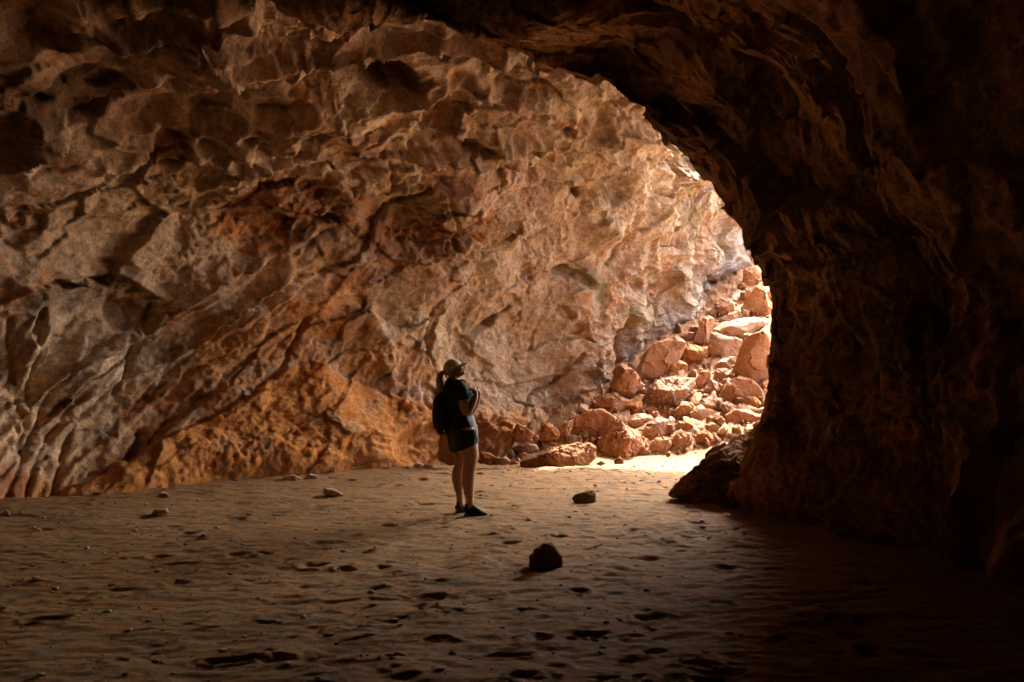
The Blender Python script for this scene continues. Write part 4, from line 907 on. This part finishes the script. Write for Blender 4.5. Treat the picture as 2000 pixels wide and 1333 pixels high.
# --- shoes and socks
def shoe(path, lab=None):
    bb = bmesh.new()
    for st in path: tube(bb, st, 16)
    return bb
def make_shoe(X0, yy, ang, sc_):
    root = None
    def T(bb):
        bmesh.ops.transform(bb, matrix=Matrix.Translation(Vector(q3(X0, 1238, yy))) @ Matrix.Rotation(ang, 4, 'Z') @ Matrix.Scale(sc_, 4) @ Matrix.Translation(-Vector(q3(430, 1238, 0))), verts=bb.verts)
        return bb
    bb = bmesh.new()
    tube(bb, [(392, 1200, 0, 26, 24), (415, 1192, 0, 40, 29), (450, 1192, 0, 42, 30), (485, 1204, 0, 30, 31), (520, 1214, 0, 19, 31), (548, 1219, 0, 12, 24), (558, 1221, 0, 7, 13)], 18)
    tube(bb, [(430, 1200, 0, 38, 27), (426, 1165, 0, 33, 25), (424, 1143, 0, 31, 26)], 18)
    sh = fuse(T(bb), 'shoe', M_SHOE, .004, 3, person, .002, 4)
    bb = bmesh.new()
    tube(bb, [(388, 1228, 0, 9, 24), (430, 1229, 0, 9, 31), (480, 1229, 0, 9, 33), (530, 1228, 0, 9, 30), (560, 1225, 0, 7, 14)], 14)
    fuse(T(bb), 'sole', M_SOLE, .004, 2, sh)
    bb = bmesh.new()
    for k in range(4): tube(bb, [(452 + k * 17, 1158 + k * 12, -.022, 3, 3), (458 + k * 17, 1152 + k * 12, 0, 3, 3), (452 + k * 17, 1158 + k * 12, .022, 3, 3)], 6)
    fuse(T(bb), 'laces', M_SOLE, .002, 0, sh)
    bb = bmesh.new(); tube(bb, [(428, 1160, 0, 27, 24), (428, 1132, 0, 26, 24)], 16)
    fuse(T(bb), 'sock', M_SOCK, .003, 1, person)
make_shoe(452, NR, math.radians(-6), 1.0)
make_shoe(374, FR, math.radians(38), .92)
# --- backpack, carried: a thing of its own
pack = bpy.data.objects.new('backpack', None); C.objects.link(pack); pack.location = (PXO, PYO, GZ0)
tag(pack, 'rounded black daypack with a top grab loop worn on the hiker\'s back', 'backpack')
b = bmesh.new()
tube(b, [(262, 340, 0, 26, 60), (248, 365, 0, 52, 84), (236, 410, 0, 66, 95), (230, 470, 0, 60, 99), (230, 530, 0, 56, 99), (238, 590, 0, 52, 95), (248, 630, 0, 42, 88), (252, 641, 0, 30, 76)], 30)
fuse(b, 'pack_body', M_PACK, .007, 6, pack, .004, 12)
b = bmesh.new()
tube(b, [(205, 430, 0, 30, 70), (192, 480, 0, 26, 78), (196, 540, 0, 28, 78), (210, 600, 0, 26, 74)], 24)
fuse(b, 'front_pocket', M_PACK, .006, 5, pack, .004, 14)
b = bmesh.new(); tube(b, [(250, 350, 0, 4, 9), (228, 336, 0, 4, 9), (205, 329, 0, 4, 9), (191, 334, 0, 4, 9), (187, 347, 0, 4, 9), (196, 364, 0, 4, 9), (212, 382, 0, 4, 9)], 10); fuse(b, 'grab_loop', M_PACK, .0025, 2, pack)
for s in (-1, 1):
    b = bmesh.new()
    y = s * .075
    tube(b, [(262, 350, y, 5, 20), (290, 262, y, 5, 20), (325, 232, y, 5, 20), (362, 240, y, 5, 20), (405, 272, y, 5, 20), (440, 310, y * 1.05, 5, 20), (466, 360, y * 1.1, 5, 17), (474, 420, y * 1.3, 5, 14), (450, 490, y * 1.45, 4, 9), (360, 560, y * 1.72, 4, 9), (285, 605, y * 1.5, 4, 9)], 10)
    fuse(b, 'shoulder_strap', M_PACK, .0035, 2, pack)
b = bmesh.new(); bmesh.ops.create_cube(b, size=1); bmesh.ops.transform(b, matrix=Matrix.Translation(Vector(q3(259, 613, -.108))) @ Matrix.Rotation(.2, 4, 'Y') @ Matrix.Diagonal((.032, .03, .026, 1)), verts=b.verts); bmesh.ops.bevel(b, geom=b.edges[:], offset=.003, segments=2, affect='EDGES')
fuse(b, 'white_tag', M_TAG, .002, 1, pack)
b = bmesh.new(); tube(b, [(183, 560, -.05, 3, 6), (180, 590, -.05, 3, 6), (184, 604, -.052, 3, 6)], 8); fuse(b, 'side_strap', M_PACK, .002, 1, pack)
